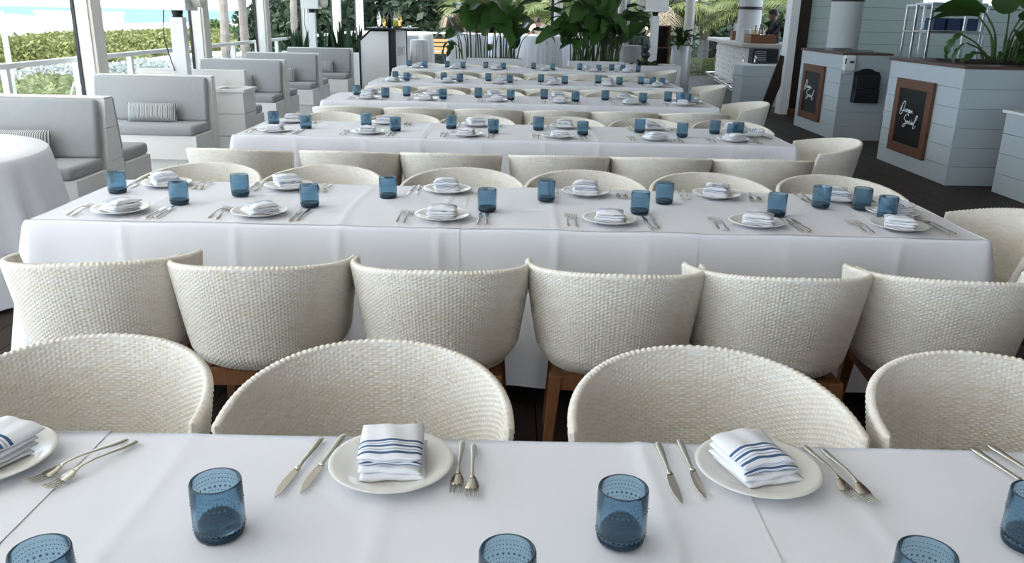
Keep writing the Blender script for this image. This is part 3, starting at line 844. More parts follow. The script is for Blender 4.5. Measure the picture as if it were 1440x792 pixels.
# ================================================================== BOOTHS
def cushion_mesh(sx, sy, sz, name='cushion', m='bench_fabric', r=0.03):
    return MB().box(-sx / 2, sx / 2, -sy / 2, sy / 2, 0, sz).mesh(name, m, bevel=r, seg=4, smooth=True)
def bench(Y0, xl, xr, near, far, label, zt=0.90):
    """near: seat towards us, far: seat away from us; Y0 centre of the back"""
    xc = (xl + xr) / 2; L = xr - xl
    root = empty('booth_bench', (xc, Y0, 0), 0, label, 'bench', 'booth benches')
    hb = L / 2
    sides = ([-1] if near else []) + ([1] if far else [])
    # end panel outline pieces (three boards), tapering upwards
    def yn(s, z): return (s * (0.06 + 0.12 * (zt - z) / zt) if s in sides else s * 0.03)
    zs = [0.13, 0.42, 0.67, zt - 0.012]
    for a, b in zip(zs, zs[1:]):
        a2, b2 = a + 0.002, b - 0.002
        v = []
        for z in (a2, b2):
            v += [(hb - 0.02, yn(-1, z), z), (hb, yn(-1, z), z), (hb, yn(1, z), z), (hb - 0.02, yn(1, z), z)]
        obj('end_board', MB().add(v, [(3, 2, 1, 0), (4, 5, 6, 7), (0, 1, 5, 4), (1, 2, 6, 5), (2, 3, 7, 6), (3, 0, 4, 7)]).mesh('end_board', 'bench_white'), root)
    v = []
    for z in (0.13, zt - 0.0125):
        v += [(-hb, yn(-1, z) * 0.97, z), (hb - 0.02, yn(-1, z) * 0.97, z), (hb - 0.02, yn(1, z) * 0.97, z), (-hb, yn(1, z) * 0.97, z)]
    obj('back_panel', MB().add(v, [(3, 2, 1, 0), (4, 5, 6, 7), (0, 1, 5, 4), (1, 2, 6, 5), (2, 3, 7, 6), (3, 0, 4, 7)]).mesh('back_panel', 'bench_white'), root)
    obj('top_cap', MB().box(-hb, hb, yn(-1, zt) - 0.004, yn(1, zt) + 0.004, zt - 0.012, zt).mesh('top_cap', 'bench_white', bevel=0.003), root)
    for s in sides:
        f0, f1 = sorted((s * 0.16, s * 0.62))
        obj('base', MB().box(-hb, hb, f0, f1, 0.13, 0.365).mesh('base', 'bench_white', bevel=0.004), root)
        g0, g1 = sorted((s * 0.0, s * 0.56))
        obj('toe_kick', MB().box(-hb + 0.02, hb - 0.05, g0, g1, 0.0, 0.13).mesh('toe_kick', 'bench_white'), root)
        obj('seat_cushion', cushion_mesh(L - 0.03, 0.50, 0.095, 'seat_cushion'), root, (-0.005, s * 0.395, 0.365))
        obj('backrest_cushion', cushion_mesh(L - 0.035, 0.085, 0.44, 'backrest_cushion', r=0.028), root, (-0.01, s * 0.180, 0.455), (R(-8.0) * -s, 0, 0))
    return root
XR = -3.12
bench(6.42, -4.30, XR, True, True, 'grey double-sided booth bench nearest to us behind the round table')
bench(8.72, -4.30, XR, True, False, 'grey booth bench facing us with a striped pillow, left of the white bin box')
bench(9.62, -4.30, XR + 0.04, False, True, 'white-backed booth bench facing away behind the white bin box')
bench(11.95, -4.40, XR - 0.12, True, True, 'double-sided booth bench with a plain grey pillow, just behind the bin box')
bench(14.02, -4.42, XR - 0.11, True, True, 'second double-sided booth bench back from the bin box')
bench(16.30, -4.35, XR, True, False, 'farthest booth bench, in front of the snake plants')
def pillow(x, y, z, w, h, tilt, m, label, rz=0):
    mb = MB(); nx, nz = 16, 8
    v = []; f = []
    for s in (-1, 1):
        for i in range(nx + 1):
            for k in range(nz + 1):
                a, b = i / nx * 2 - 1, k / nz * 2 - 1
                th = 0.055 * (1 - a ** 4) ** 0.5 * (1 - b ** 4) ** 0.5 + 0.002
                v.append((a * w / 2 * (1 - 0.03 * (1 - abs(b))), s * th, b * h / 2 * (1 - 0.05 * (1 - abs(a))) + h / 2))
    N = (nx + 1) * (nz + 1)
    for s in (0, 1):
        for i in range(nx):
            for k in range(nz):
                a = s * N + i * (nz + 1) + k
                f.append((a, a + 1, a + nz + 2, a + nz + 1))
    me = mb.add(v, f).mesh('pillow', m, smooth=True)
    o = obj('pillow', me, None, (x, y, z), (tilt, 0, rz)); tag(o, label, 'pillow', 'booth pillows'); return o
pillow(-3.75, 6.09, 0.462, 0.62, 0.22, R(-14), 'pillow_ticking', 'long dark-striped pillow on the nearest booth bench')
pillow(-3.66, 8.39, 0.462, 0.50, 0.19, R(-14), 'pillow_ticking', 'long fine-striped pillow on the bench left of the bin box')
pillow(-3.75, 11.60, 0.462, 0.30, 0.24, R(-14), 'pillow_grey', 'plain blue-grey pillow on the booth bench behind the bin box', R(25))
pillow(-3.75, 13.69, 0.462, 0.34, 0.22, R(-14), 'pillow_ticking', 'striped pillow half hidden on the second-last booth bench')
pillow(-3.62, 15.97, 0.462, 0.36, 0.22, R(-14), 'pillow_ticking', 'striped grey pillow on the farthest booth bench')
# bin box between benches
b = empty('bin_box', (-3.10, 9.30, 0), 0, 'white boarded bin box with open slot in its top, between two benches', 'bin')
for z0_, z1_ in ((0.0, 0.24), (0.24, 0.48), (0.48, 0.71)):
    bx('board', 'bench_white', -0.18, 0.18, -0.30, 0.12, z0_ + 0.002, z1_ - 0.002, b)
obj('top_frame', MB().box(-0.20, 0.20, -0.32, -0.24, 0.71, 0.74).box(-0.20, 0.20, 0.06, 0.14, 0.71, 0.74).box(-0.20, -0.10, -0.24, 0.06, 0.71, 0.74).box(0.10, 0.20, -0.24, 0.06, 0.71, 0.74).mesh('top_frame', 'bench_white'), b)
obj('slot', MB().box(-0.10, 0.10, -0.24, 0.06, 0.705, 0.715).mesh('slot', 'black'), b)  # black sheet closing the opening, coloured as its shaded inside

# post-mounted heater / speaker boxes
def heater(x, y, z0, zb, sz, label, horn=1, hw=0.16):
    r_ = empty('heater_post', (x, y, 0), 0, label, 'heater')
    obj('post', MB().box(-0.07, 0.07, -0.06, 0.06, z0, zb - 0.07).mesh('post', 'white_paint', bevel=0.006), r_)
    obj('neck', MB().lathe([(0.055, zb - 0.07), (0.05, zb - 0.045), (0.058, zb - 0.02), (0.058, zb)], 16).mesh('neck', 'black', smooth=False), r_)
    bx_ = obj('housing', MB().box(-hw, hw, -0.17, 0.17, zb, zb + sz).mesh('housing', 'white_paint', bevel=0.01), r_)
    obj('horn', MB().lathe([(0.05, 0), (0.085, 0.03), (0.09, 0.12), (0.06, 0.15), (0.02, 0.15)], 20).mesh('horn', 'alu_cream', smooth=False), r_, (horn * (hw - 0.01), 0.02, zb + 0.12), (0, horn * PI / 2, 0))
    obj('cable', MB().tube(catmull([(-0.11, -0.08, zb), (-0.13, -0.09, zb - 0.25), (-0.10, -0.08, zb - 0.45), (-0.06, -0.07, max(z0 + 0.05, zb - 0.62))], 5), 0.006, 6).mesh('cable', 'gasket', smooth=True), r_)
    return r_
heater(-3.60, 9.16, 0.0, 1.535, 0.5, 'white heater box on a square post among the near booths')
heater(-4.05, 17.05, 0.0, 1.60, 0.5, 'white heater box on a post above the snake plants', hw=0.17)
heater(2.47, 15.55, 0.0, 1.66, 0.5, 'white heater box on a post beside the right banana planter', horn=-1, hw=0.2)

# round table at the left edge
rt = empty('round_table', (-3.55, 4.55, 0), 0, 'round table under a floor-length white cloth at the left edge', 'table')
obj('tabletop', MB().lathe([(0.0, 0.72), (0.83, 0.72), (0.83, 0.748), (0.0, 0.748)], 48).mesh('tabletop', 'teak'), rt)
obj('pedestal', MB().lathe([(0.25, 0.0), (0.25, 0.03), (0.05, 0.06), (0.05, 0.72), (0.0, 0.72)], 20).mesh('pedestal', 'teak'), rt)
def round_cloth(name, R0, zt, zh, flare, nfold, amp, m, seed=0, n=144):
    r = random.Random(seed); ph = [r.uniform(0, 6.28) for _ in range(4)]
    rings = [(0.0, zt, 0), (R0 * 0.4, zt, 0), (R0 * 0.8, zt, 0), (R0 - 0.006, zt, 0), (R0, zt - 0.005, 0)]
    for q in (0.03, 0.1, 0.2, 0.35, 0.5, 0.7, 0.85, 1.0):
        rings.append((R0 + 0.006 + flare * q, zt - 0.005 - (zt - zh) * q, q))
    v = []; f = []
    for (rr, z, q) in rings:
        for k in range(n):
            t = 2 * PI * k / n
            wv = 1.4 * abs(math.sin(nfold * t / 2 + ph[0] + 0.3 * math.sin(3 * t))) - 0.7 + 0.5 * math.sin(int(nfold * 1.6) * t + ph[1]) + 0.3 * math.sin(5 * t + ph[2])
            ro = rr + amp * wv * q ** 0.8 if q > 0 else rr
            v.append((ro * math.cos(t), ro * math.sin(t), z))
    for a in range(len(rings) - 1):
        for k in range(n): f.append((a * n + k, a * n + (k + 1) % n, (a + 1) * n + (k + 1) % n, (a + 1) * n + k))
    me = MB().add(v, f).mesh(name, m, smooth=True)
    return me
o = obj('tablecloth', round_cloth('tablecloth', 0.85, 0.755, 0.02, 0.12, 22, 0.040, 'linen', 3), None, (-3.55, 4.55, 0)); tag(o, 'floor-length white cloth over the round table at the left edge', 'tablecloth')

# ================================================================== HOST STANDS (right)
SCRIPT = [  # strokes of the two lettered words, x right, y up
 [(0.16, 0.40), (0.05, 0.20), (0.02, 0.00), (0.08, -0.06), (0.20, 0.06), (0.29, 0.30), (0.30, 0.44), (0.24, 0.50), (0.15, 0.40), (0.10, 0.22), (0.13, 0.10), (0.24, 0.10), (0.33, 0.13)],
 [(0.42, 0.17), (0.37, 0.19), (0.34, 0.12), (0.38, 0.08), (0.44, 0.12), (0.50, 0.17), (0.47, 0.20), (0.44, 0.13), (0.48, 0.08), (0.55, 0.11), (0.62, 0.18), (0.57, 0.19), (0.55, 0.10), (0.60, 0.08), (0.64, 0.17), (0.64, 0.08), (0.67, 0.08), (0.70, 0.17), (0.72, 0.08), (0.77, 0.17), (0.80, 0.16), (0.80, 0.08), (0.85, 0.09)],
 [(0.62, -0.06), (0.60, 0.02), (0.50, 0.00), (0.40, -0.10), (0.38, -0.20), (0.48, -0.28), (0.52, -0.38), (0.44, -0.50), (0.34, -0.54), (0.34, -0.46), (0.46, -0.38), (0.56, -0.34)],
 [(0.60, -0.26), (0.55, -0.31), (0.59, -0.37), (0.65, -0.33), (0.62, -0.26), (0.60, -0.27), (0.68, -0.29), (0.76, -0.26), (0.71, -0.26), (0.69, -0.34), (0.75, -0.37), (0.81, -0.29), (0.82, -0.36), (0.86, -0.36), (0.93, -0.27), (0.88, -0.27), (0.86, -0.35), (0.91, -0.37), (0.95, -0.27), (0.96, -0.36), (1.02, -0.32), (1.16, -0.08), (1.18, 0.02), (1.12, 0.00), (1.04, -0.26), (1.00, -0.48), (1.06, -0.50), (1.16, -0.38)],
 [(0.835, -0.20), (0.84, -0.19)],
]
def script_mesh(scale, r, vz=0.72):
    mb = MB()
    for st in SCRIPT:
        pts = catmull([(x * scale, 0, y * scale * vz) for x, y in st], 5)
        mb.tube(pts, r, 6)
    return mb.mesh('lettering', 'script_white', smooth=True)
def host_stand(x0, x1, y0, y1, h, label, sign, seams=6):
    root = empty('host_stand', (x0, y0, 0), 0, label, 'counter', 'host stands')
    W, D = x1 - x0, y1 - y0
    obj('core', MB().box(0.02, W - 0.02, 0.02, D - 0.02, 0.02, h - 0.03).mesh('core', 'grout'), root)
    bh = (h - 0.03) / seams
    for k in range(seams):
        z0, z1 = k * bh + 0.002, (k + 1) * bh - 0.002
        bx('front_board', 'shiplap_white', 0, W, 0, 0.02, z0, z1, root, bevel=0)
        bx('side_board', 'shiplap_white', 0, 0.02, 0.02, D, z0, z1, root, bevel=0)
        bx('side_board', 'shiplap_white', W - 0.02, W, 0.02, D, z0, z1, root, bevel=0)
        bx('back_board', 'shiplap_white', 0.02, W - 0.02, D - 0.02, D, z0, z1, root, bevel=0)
    obj('corner_trim', MB().box(-0.004, 0.03, -0.004, 0.03, 0, h - 0.03).mesh('corner_trim', 'shiplap_white'), root)
    obj('countertop', MB().box(-0.02, W + 0.02, -0.02, D + 0.02, h - 0.03, h).mesh('countertop', 'counter_brown', bevel=0.004), root)
    return root
host_stand(4.35, 7.2, 8.26, 9.92, 1.175, 'larger white boarded host stand holding a leafy plant', None)
host_stand(4.38, 5.02, 11.47, 13.15, 1.165, 'narrow white boarded host stand with a hand dispenser on its end', None)
def sign(X, ya, yb, za, zb, label, ls, ly, lz):
    """board hung on a face looking towards -X; ya > yb (ya is the left edge as seen)"""
    r_ = empty('chalkboard_sign', (X, (ya + yb) / 2, za), 0, label, 'sign', 'lettered signs')
    w = (ya - yb) / 2; h = zb - za; fw = 0.115
    fr = [(-w, w, 0, fw * 0.9), (-w, w, h - fw * 0.9, h), (-w, -w + fw, fw * 0.9, h - fw * 0.9), (w - fw, w, fw * 0.9, h - fw * 0.9)]
    for (a, b_, c, d) in fr:
        obj('frame_rail', MB().box(-0.035, 0, a, b_, c, d).mesh('frame_rail', 'sign_wood', bevel=0.004), r_)
    obj('slate', MB().box(-0.022, -0.004, -w + fw - 0.005, w - fw + 0.005, fw * 0.85, h - fw * 0.85).mesh('slate', 'chalk'), r_)
    # text runs from far (left as seen) to near
    obj('lettering', script_mesh(ls, 0.0042), r_, (-0.024, ly - (ya + yb) / 2, lz - za), (0, 0, -PI / 2))
    return r_
sign(4.346, 9.62, 8.755, 0.17, 0.97, 'framed black sign with white script on the larger host stand', 0.37, 9.45, 0.60)
sign(4.376, 12.91, 12.04, 0.168, 0.952, 'framed black sign with white script on the narrow host stand', 0.37, 12.78, 0.59)
# dispenser and black document pocket on the narrow stand's end
d = empty('hand_dispenser', (4.445, 11.468, 0.895), 0, 'white wall dispenser at the corner of the narrow host stand', 'dispenser')
obj('housing', MB().box(-0.075, 0.075, -0.10, 0, 0.04, 0.24).mesh('housing', 'alu_white', bevel=0.02, seg=3, smooth=True), d)
obj('drip_lip', MB().box(-0.06, 0.06, -0.085, 0, 0.0, 0.045).mesh('drip_lip', 'pot_grey', bevel=0.012), d)
obj('label_plate', MB().box(-0.01, 0.045, -0.103, -0.099, 0.14, 0.17).mesh('label_plate', 'blue_box'), d)
obj('side_window', MB().box(-0.072, -0.055, -0.102, -0.098, 0.13, 0.20).mesh('side_window', 'gasket'), d)
d = empty('document_pocket', (4.715, 11.468, 0.52), 0, 'black two-tier paper pocket with a scalloped top on the narrow host stand', 'wall pocket')
prof = [(-0.17, 0), (0.165, 0), (0.185, 0.36), (0.17, 0.40), (0.10, 0.415), (0.06, 0.44), (0, 0.445), (-0.06, 0.44), (-0.10, 0.415), (-0.165, 0.40)]
obj('back_plate', MB().prism(prof, -0.03, 0.0, Matrix.Rotation(PI / 2, 4, 'X')).mesh('back_plate', 'black_plastic', bevel=0.004), d, (0, -0.03, 0))
obj('upper_pocket', MB().box(-0.155, 0.165, -0.10, -0.03, 0.19, 0.35).mesh('upper_pocket', 'black_plastic', bevel=0.006), d)
obj('lower_pocket', MB().box(-0.165, 0.160, -0.13, -0.03, 0.0, 0.185).mesh('lower_pocket', 'black_plastic', bevel=0.006), d)
obj('paper_sheet', MB().box(-0.13, -0.02, -0.045, -0.042, 0.13, 0.215).mesh('paper_sheet', 'far_white'), d)
# menus lying on the narrow stand
for i, (x, y, rz, n) in enumerate(((4.62, 12.35, 0.2, 5), (4.80, 11.95, -0.3, 3))):
    r_ = empty('menu_stack', (x, y, 1.165), rz, ('dark stack of menus on the rear half' if i == 0 else 'small stack of dark papers on the front half') + ' of the narrow host stand', 'menus')
    for k in range(n): bx('menu', 'black' if k % 2 == 0 else 'pot_grey', -0.15, 0.15, -0.11, 0.11, 0.006 * k, 0.006 * k + 0.005, r_, bevel=0)
# far-right service counter
r_ = empty('service_counter', (4.68, 6.2, 0), 0, 'low white boarded service counter at the right edge', 'counter')
for k in range(4):
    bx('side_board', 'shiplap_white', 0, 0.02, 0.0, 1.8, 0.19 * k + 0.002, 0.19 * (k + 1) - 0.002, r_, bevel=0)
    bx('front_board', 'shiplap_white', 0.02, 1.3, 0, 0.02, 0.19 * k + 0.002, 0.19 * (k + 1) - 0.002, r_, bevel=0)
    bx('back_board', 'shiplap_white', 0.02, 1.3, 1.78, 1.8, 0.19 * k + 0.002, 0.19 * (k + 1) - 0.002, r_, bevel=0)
obj('core', MB().box(0.02, 1.3, 0.02, 1.78, 0.01, 0.755).mesh('core', 'grout'), r_)
obj('worktop', MB().box(-0.03, 1.33, -0.03, 1.83, 0.76, 0.79).mesh('worktop', 'white_paint', bevel=0.005), r_)
# dark box standing on the counter, right edge
o = bx('menu_box', 'black_plastic', 5.02, 5.25, 7.45, 7.75, 0.79, 1.1); tag(o, 'dark box standing on the low service counter at the right edge', 'box')
# round column
col_ = empty('round_column', (5.20, 13.75, 0), 0, 'white round column behind the narrow host stand', 'column'); col_['kind'] = 'structure'
obj('shaft', MB().lathe([(0.24, 0), (0.24, 1.86)], 40).mesh('shaft', 'column_white', smooth=False), col_)
obj('collar', MB().lathe([(0.25, 1.86), (0.25, 1.95)], 40).mesh('collar', 'gasket'), col_)
obj('shaft', MB().lathe([(0.24, 1.95), (0.24, 3.8)], 40).mesh('shaft', 'column_white'), col_)

# metal shelving behind the larger stand
def shelving(x0, x1, y0, y1, zt, levels, label):
    r_ = empty('metal_shelving', (x0, y0, 0), 0, label, 'shelving', 'metal shelving units')
    W, D = x1 - x0, y1 - y0
    for (a, b_) in ((0, 0), (W, 0), (0, D), (W, D)):
        obj('upright', MB().box(-0.016, 0.016, -0.016, 0.016, 0, zt).mesh('upright', 'chrome', bevel=0.003), r_, (a, b_, 0))
    for z in levels:
        obj('shelf', MB().box(-0.02, W + 0.02, -0.02, D + 0.02, z - 0.03, z).mesh('shelf', 'chrome', bevel=0.003), r_)
    return r_
shelving(4.93, 5.55, 10.35, 10.75, 1.80, (0.4, 0.9, 1.48, 1.80), 'empty silver metal shelf unit behind the larger host stand')
shelving(5.28, 6.10, 11.3, 11.8, 1.80, (0.4, 1.0, 1.47, 1.80), 'silver metal shelf unit with blue boxes, farther back')
shelving(6.35, 7.3, 10.2, 10.7, 1.80, (0.4, 0.9, 1.38, 1.80), 'silver metal shelf unit at the right behind the large leaves')
for i, (x, w) in enumerate(((5.55, 0.15), (5.75, 0.17), (5.96, 0.2))):
    o = bx('storage_box', 'blue_box', x - w / 2, x + w / 2, 11.4, 11.65, 1.47, 1.63); tag(o, 'dark blue box, %s from left on the metal shelf' % ORD[i], 'box', 'boxes on the shelf')

# ================================================================== PLANTS
def blade_mesh(L, W, droop, name, m, fold=0.25, ns=12, split=0):
    """leaf from origin along +Y, normal +Z, drooping at the tip"""
    v = []; f = []
    r = random.Random(int(L * 1000 + W * 777 + droop * 99))
    pts = []
    y = z = 0; ang = 0
    for k in range(ns + 1):
        t = k / ns
        pts.append((y, z, ang)); ang = -droop * t
        y += L / ns * math.cos(ang); z += L / ns * math.sin(ang)
    for k in range(ns + 1):
        t = k / ns
        w = W / 2 * (math.sin(PI * min(1, t * 0.94 + 0.05)) ** 0.62) * (1 - 0.25 * t)
        if k == ns: w = 0.004
        if split and k % split == 0 and 0 < k < ns: w *= 0.55
        yy, zz, a = pts[k]
        rip = 0.03 * W * math.sin(5 * k)
        v += [(-w, yy, zz + fold * w + rip), (-w * 0.5, yy, zz + fold * w * 0.42), (0, yy, zz), (w * 0.5, yy, zz + fold * w * 0.42), (w, yy, zz + fold * w - rip)]
    for k in range(ns):
        for q in range(4): f.append((k * 5 + q, k * 5 + q + 1, (k + 1) * 5 + q + 1, (k + 1) * 5 + q))
    return MB().add(v, f).mesh(name, m, smooth=True)
BL = [blade_mesh(0.62, 0.36, 0.5, 'leaf_blade', 'leaf_banana'), blade_mesh(0.70, 0.24, 1.1, 'leaf_blade', 'leaf_banana', split=4), blade_mesh(0.50, 0.32, 0.8, 'leaf_blade', 'leaf_dark'), blade_mesh(0.55, 0.20, 1.6, 'leaf_blade', 'leaf_dark', split=3)]
def banana(root, base, h, az, lean, kind, scale=1.0, stalk=True, pitch=None, face=None):
    """one leaf: petiole from base rising h with lean, blade at top"""
    bx0 = Vector(base)
    d = Vector((math.cos(az), math.sin(az), 0))
    tip = bx0 + d * lean + Vector((0, 0, h))
    mid_ = bx0 + d * lean * 0.30 + Vector((0, 0, h * 0.6))
    st = MB().tube(catmull([bx0, mid_, tip], 5), [0.014] * 5 + [0.009] * 6, 6).mesh('leaf_stalk', 'stalk', smooth=True)
    so = obj('leaf_stalk', st, root)
    p_ = pitch if pitch is not None else random.uniform(0.2, 1.0)
    a = az if face is None else face
    # orient blade: +Y -> direction (az, pitch)
    rot = Euler((p_, random.uniform(-0.5, 0.5), a - PI / 2), 'XYZ')
    q = Matrix.Rotation(a - PI / 2, 4, 'Z') @ Matrix.Rotation(p_, 4, 'X') @ Matrix.Rotation(random.uniform(-0.6, 0.6), 4, 'Y')
    o = obj('leaf_blade', BL[kind], so, tip, q.to_euler(), (scale, scale, scale))
    return o
def planter_box(x0, x1, y0, y1, h, label, m='white_paint'):
    r_ = empty('planter_box', ((x0 + x1) / 2, (y0 + y1) / 2, 0), 0, label, 'planter', 'white planters')
    W, D = (x1 - x0) / 2, (y1 - y0) / 2
    for q in ((-W, W, -D, -D + 0.03), (-W, W, D - 0.03, D), (-W, -W + 0.03, -D + 0.03, D - 0.03), (W - 0.03, W, -D + 0.03, D - 0.03)):
        obj('side_panel', MB().box(q[0], q[1], q[2], q[3], 0, h).mesh('side_panel', m, bevel=0.003), r_)
    obj('soil', MB().box(-W + 0.03, W - 0.03, -D + 0.03, D - 0.03, 0, h - 0.04).mesh('soil', 'soil'), r_)
    return r_
planter_box(-0.90, 0.12, 15.6, 16.1, 0.80, 'long white planter holding the left banana plants')
planter_box(0.96, 1.97, 15.6, 16.1, 0.785, 'long white planter holding the right banana plants')
# left clump: a few large upright leaves, one deeply cut leaf at left, one drooping arm at right
r_ = empty('banana_plant', (-0.4, 15.85, 0.76), 0, 'broad-leaved green plant with upright leaves in the left white planter', 'plant', 'banana plants')
random.seed(21)
spec = [(-0.72, 0.05, 0.30, 1.9, 0.10, 3, 0.8, 0.0), (-0.60, 0, 0.34, 2.9, 0.22, 3, 0.75, -0.5), (-0.66, 0.05, 0.55, 2.4, 0.12, 2, 0.95, 0.9), (-0.35, -0.05, 0.62, 2.0, 0.05, 0, 0.95, 1.25), (-0.20, 0, 0.42, 1.2, 0.05, 0, 1.0, 1.3),
        (0.0, 0, 0.50, 0.7, 0.10, 1, 0.95, 0.9), (0.28, -0.05, 0.36, 1.6, 0.06, 0, 1.05, 1.3), (0.34, 0, 0.30, 1.0, 0.10, 2, 1.0, 1.2), (0.40, 0, 0.55, 0.1, 0.30, 3, 0.9, 0.1), (0.22, 0, 0.85, 2.2, 0.12, 1, 0.85, 0.8),
        (0.15, 0.05, 0.95, 1.0, 0.08, 0, 0.8, 1.2), (-0.30, 0.05, 0.85, 2.6, 0.16, 2, 0.9, 0.5), (0.30, 0.05, 0.92, 0.5, 0.12, 2, 0.9, 0.6), (-0.10, 0, 0.16, 1.5, 0.03, 2, 0.45, 0.9), (-0.5, 0.08, 0.75, 2.2, 0.15, 1, 0.9, 0.7), (0.33, 0.08, 0.20, 1.4, 0.05, 2, 0.8, 1.3),
        (-0.44, 0.0, 0.5, 4.4, 0.10, 0, 0.85, 1.1), (-0.15, 0.0, 0.55, 4.9, 0.10, 0, 0.85, 1.2), (0.30, 0.0, 0.55, 4.6, 0.08, 0, 0.85, 1.1), (0.10, 0.0, 0.75, 4.2, 0.1, 2, 0.9, 1.0)]
for (x, y, h, az, ln, kd, sc, pt) in spec: banana(r_, (x, y, 0), h, az, ln, kd, sc * 1.12, pitch=pt)
for (x, h, az, ln, kd, sc, pt) in ((-0.52, 0.45, 4.2, 0.10, 2, 1.1, 0.2), (-0.36, 0.60, 4.9, 0.10, 0, 1.0, 0.9), (-0.25, 0.72, 3.6, 0.15, 2, 1.1, 0.5), (-0.05, 0.62, 5.2, 0.12, 2, 1.1, 0.3), (0.12, 0.48, 4.5, 0.10, 0, 1.05, 1.0), (0.24, 0.40, 5.5, 0.12, 2, 1.1, 0.6),
        (0.36, 0.62, 4.8, 0.12, 0, 1.0, 0.8), (-0.45, 0.85, 4.4, 0.10, 1, 1.0, 0.6), (0.02, 0.90, 4.0, 0.15, 2, 1.1, 0.3), (-0.6, 0.55, 3.4, 0.15, 2, 0.9, -0.1), (0.30, 0.25, 4.4, 0.08, 0, 0.9, 1.2), (0.18, 0.7, 0.3, 0.15, 2, 1.0, 0.2)):
    banana(r_, (x, 0, 0), h, az, ln, kd, sc, pitch=pt)
r_ = empty('banana_plant', (1.45, 15.85, 0.745), 0, 'dense dark broad-leaved plant in the right white planter', 'plant', 'banana plants')
for k in range(64):
    x = random.uniform(-0.45, 0.45)
    az = random.uniform(0, 2 * PI)
    banana(r_, (x, random.uniform(-0.15, 0.15), 0), random.uniform(0.3, 1.05), az, random.uniform(0.05, 0.35), random.choice((0, 1, 2, 2, 2)), random.uniform(0.75, 1.15), pitch=random.uniform(-0.5, 1.2))
for (x, h, az, ln, kd, sc, pt) in ((-0.3, 0.80, 3.1, 0.35, 3, 0.9, 0.0), (-0.35, 0.62, 3.3, 0.3, 3, 0.9, -0.2), (0.38, 0.85, 0.0, 0.35, 3, 1.0, 0.2), (0.4, 0.72, 0.3, 0.45, 3, 0.9, -0.2), (-0.05, 0.8, 1.4, 0.1, 0, 1.5, 1.3), (0.1, 0.8, 1.0, 0.1, 0, 1.5, 1.2)):
    banana(r_, (x, 0, 0), h, az, ln, kd, sc, pitch=pt)
# plant in the larger host stand
r_ = empty('banana_plant', (5.03, 8.95, 1.175), 0, 'large dark leafy plant on top of the larger host stand', 'plant', 'banana plants')
obj('planter_rim', MB().box(-0.5, 0.6, -0.3, 0.3, 0.0, 0.025).mesh('planter_rim', 'soil'), r_)
random.seed(5)
for (x, y, h, az, ln, kd, sc, pt) in ((-0.05, 0, 0.42, 3.0, 0.20, 0, 0.85, 0.1), (0.0, 0.05, 0.46, 2.5, 0.16, 2, 1.0, 0.3), (0.05, 0, 0.40, 0.2, 0.10, 2, 1.0, 0.0), (0.15, -0.05, 0.28, 4.4, 0.12, 2, 0.95, 0.0), (-0.12, -0.05, 0.18, 3.3, 0.26, 3, 0.55, -0.4), (-0.14, 0, 0.26, 3.1, 0.26, 3, 0.6, -0.7), (-0.1, -0.1, 0.10, 3.5, 0.22, 3, 0.5, -0.2),
                                     (0.2, 0, 0.2, 5.2, 0.1, 2, 0.9, 0.2), (0.1, 0.1, 0.45, 1.2, 0.1, 0, 1.0, 0.6), (0.25, 0, 0.35, 0.1, 0.25, 2, 1.0, 0.1), (0.3, 0.1, 0.5, 1.6, 0.02, 0, 1.1, 1.2), (0.32, -0.05, 0.22, 5.6, 0.15, 2, 0.9, 0.1), (0.2, 0.0, 0.1, 4.4, 0.1, 3, 0.7, 0.4), (0.35, 0.0, 0.1, 5.0, 0.12, 2, 0.7, 0.2), (0.0, -0.1, 0.08, 4.2, 0.1, 3, 0.5, 0.5)):
    banana(r_, (x, y, 0.0), h * 1.1, az, ln * 1.1, kd, sc * 1.02, pitch=pt)
for k in range(22):
    banana(r_, (random.uniform(0.0, 0.5), random.uniform(-0.2, 0.2), 0.0), random.uniform(0.08, 0.50), random.uniform(-2.6, 0.9), random.uniform(0.05, 0.22), random.choice((2, 2, 2, 3)), random.uniform(0.65, 0.95), pitch=random.uniform(-0.4, 0.8))
# snake plants behind the last bench
planter_box(-4.75, -3.10, 17.25, 17.75, 0.78, 'white planter holding the snake plants behind the last bench')
def snake(x, y, z, n, sx, hmin, hmax, label):
    r_ = empty('snake_plant', (x, y, z), 0, label, 'plant', 'snake plants')
    for k in range(n):
        h = random.uniform(hmin, hmax); w = random.uniform(0.07, 0.10)
        px_, py_ = random.uniform(-sx, sx), random.uniform(-0.13, 0.13)
        la, lb = random.uniform(-0.13, 0.13) + 0.12 * px_ / sx, random.uniform(-0.08, 0.08)
        v = []; f = []
        ns = 7
        for q in range(ns + 1):
            t = q / ns; ww = w / 2 * (1 - t ** 3) * (0.75 + 0.6 * t * (1 - t)) + 0.002
            v += [(-ww + la * t, -0.008 + lb * t, h * t), (0 + la * t, 0.006 + lb * t, h * t), (ww + la * t, -0.008 + lb * t, h * t)]
        for q in range(ns):
            for s_ in range(2): f.append((q * 3 + s_, q * 3 + s_ + 1, (q + 1) * 3 + s_ + 1, (q + 1) * 3 + s_))
        obj('leaf_blade', MB().add(v, f).mesh('leaf_blade', 'leaf_snake', smooth=True), r_, (px_, py_, 0), (0, 0, random.uniform(0, 3)))
random.seed(31)
snake(-4.42, 17.5, 0.73, 26, 0.30, 0.28, 0.52, 'smaller dark snake plant at the left end of the planter')
snake(-3.55, 17.5, 0.73, 64, 0.42, 0.30, 0.68, 'tall dark snake plant beside the portable bar')
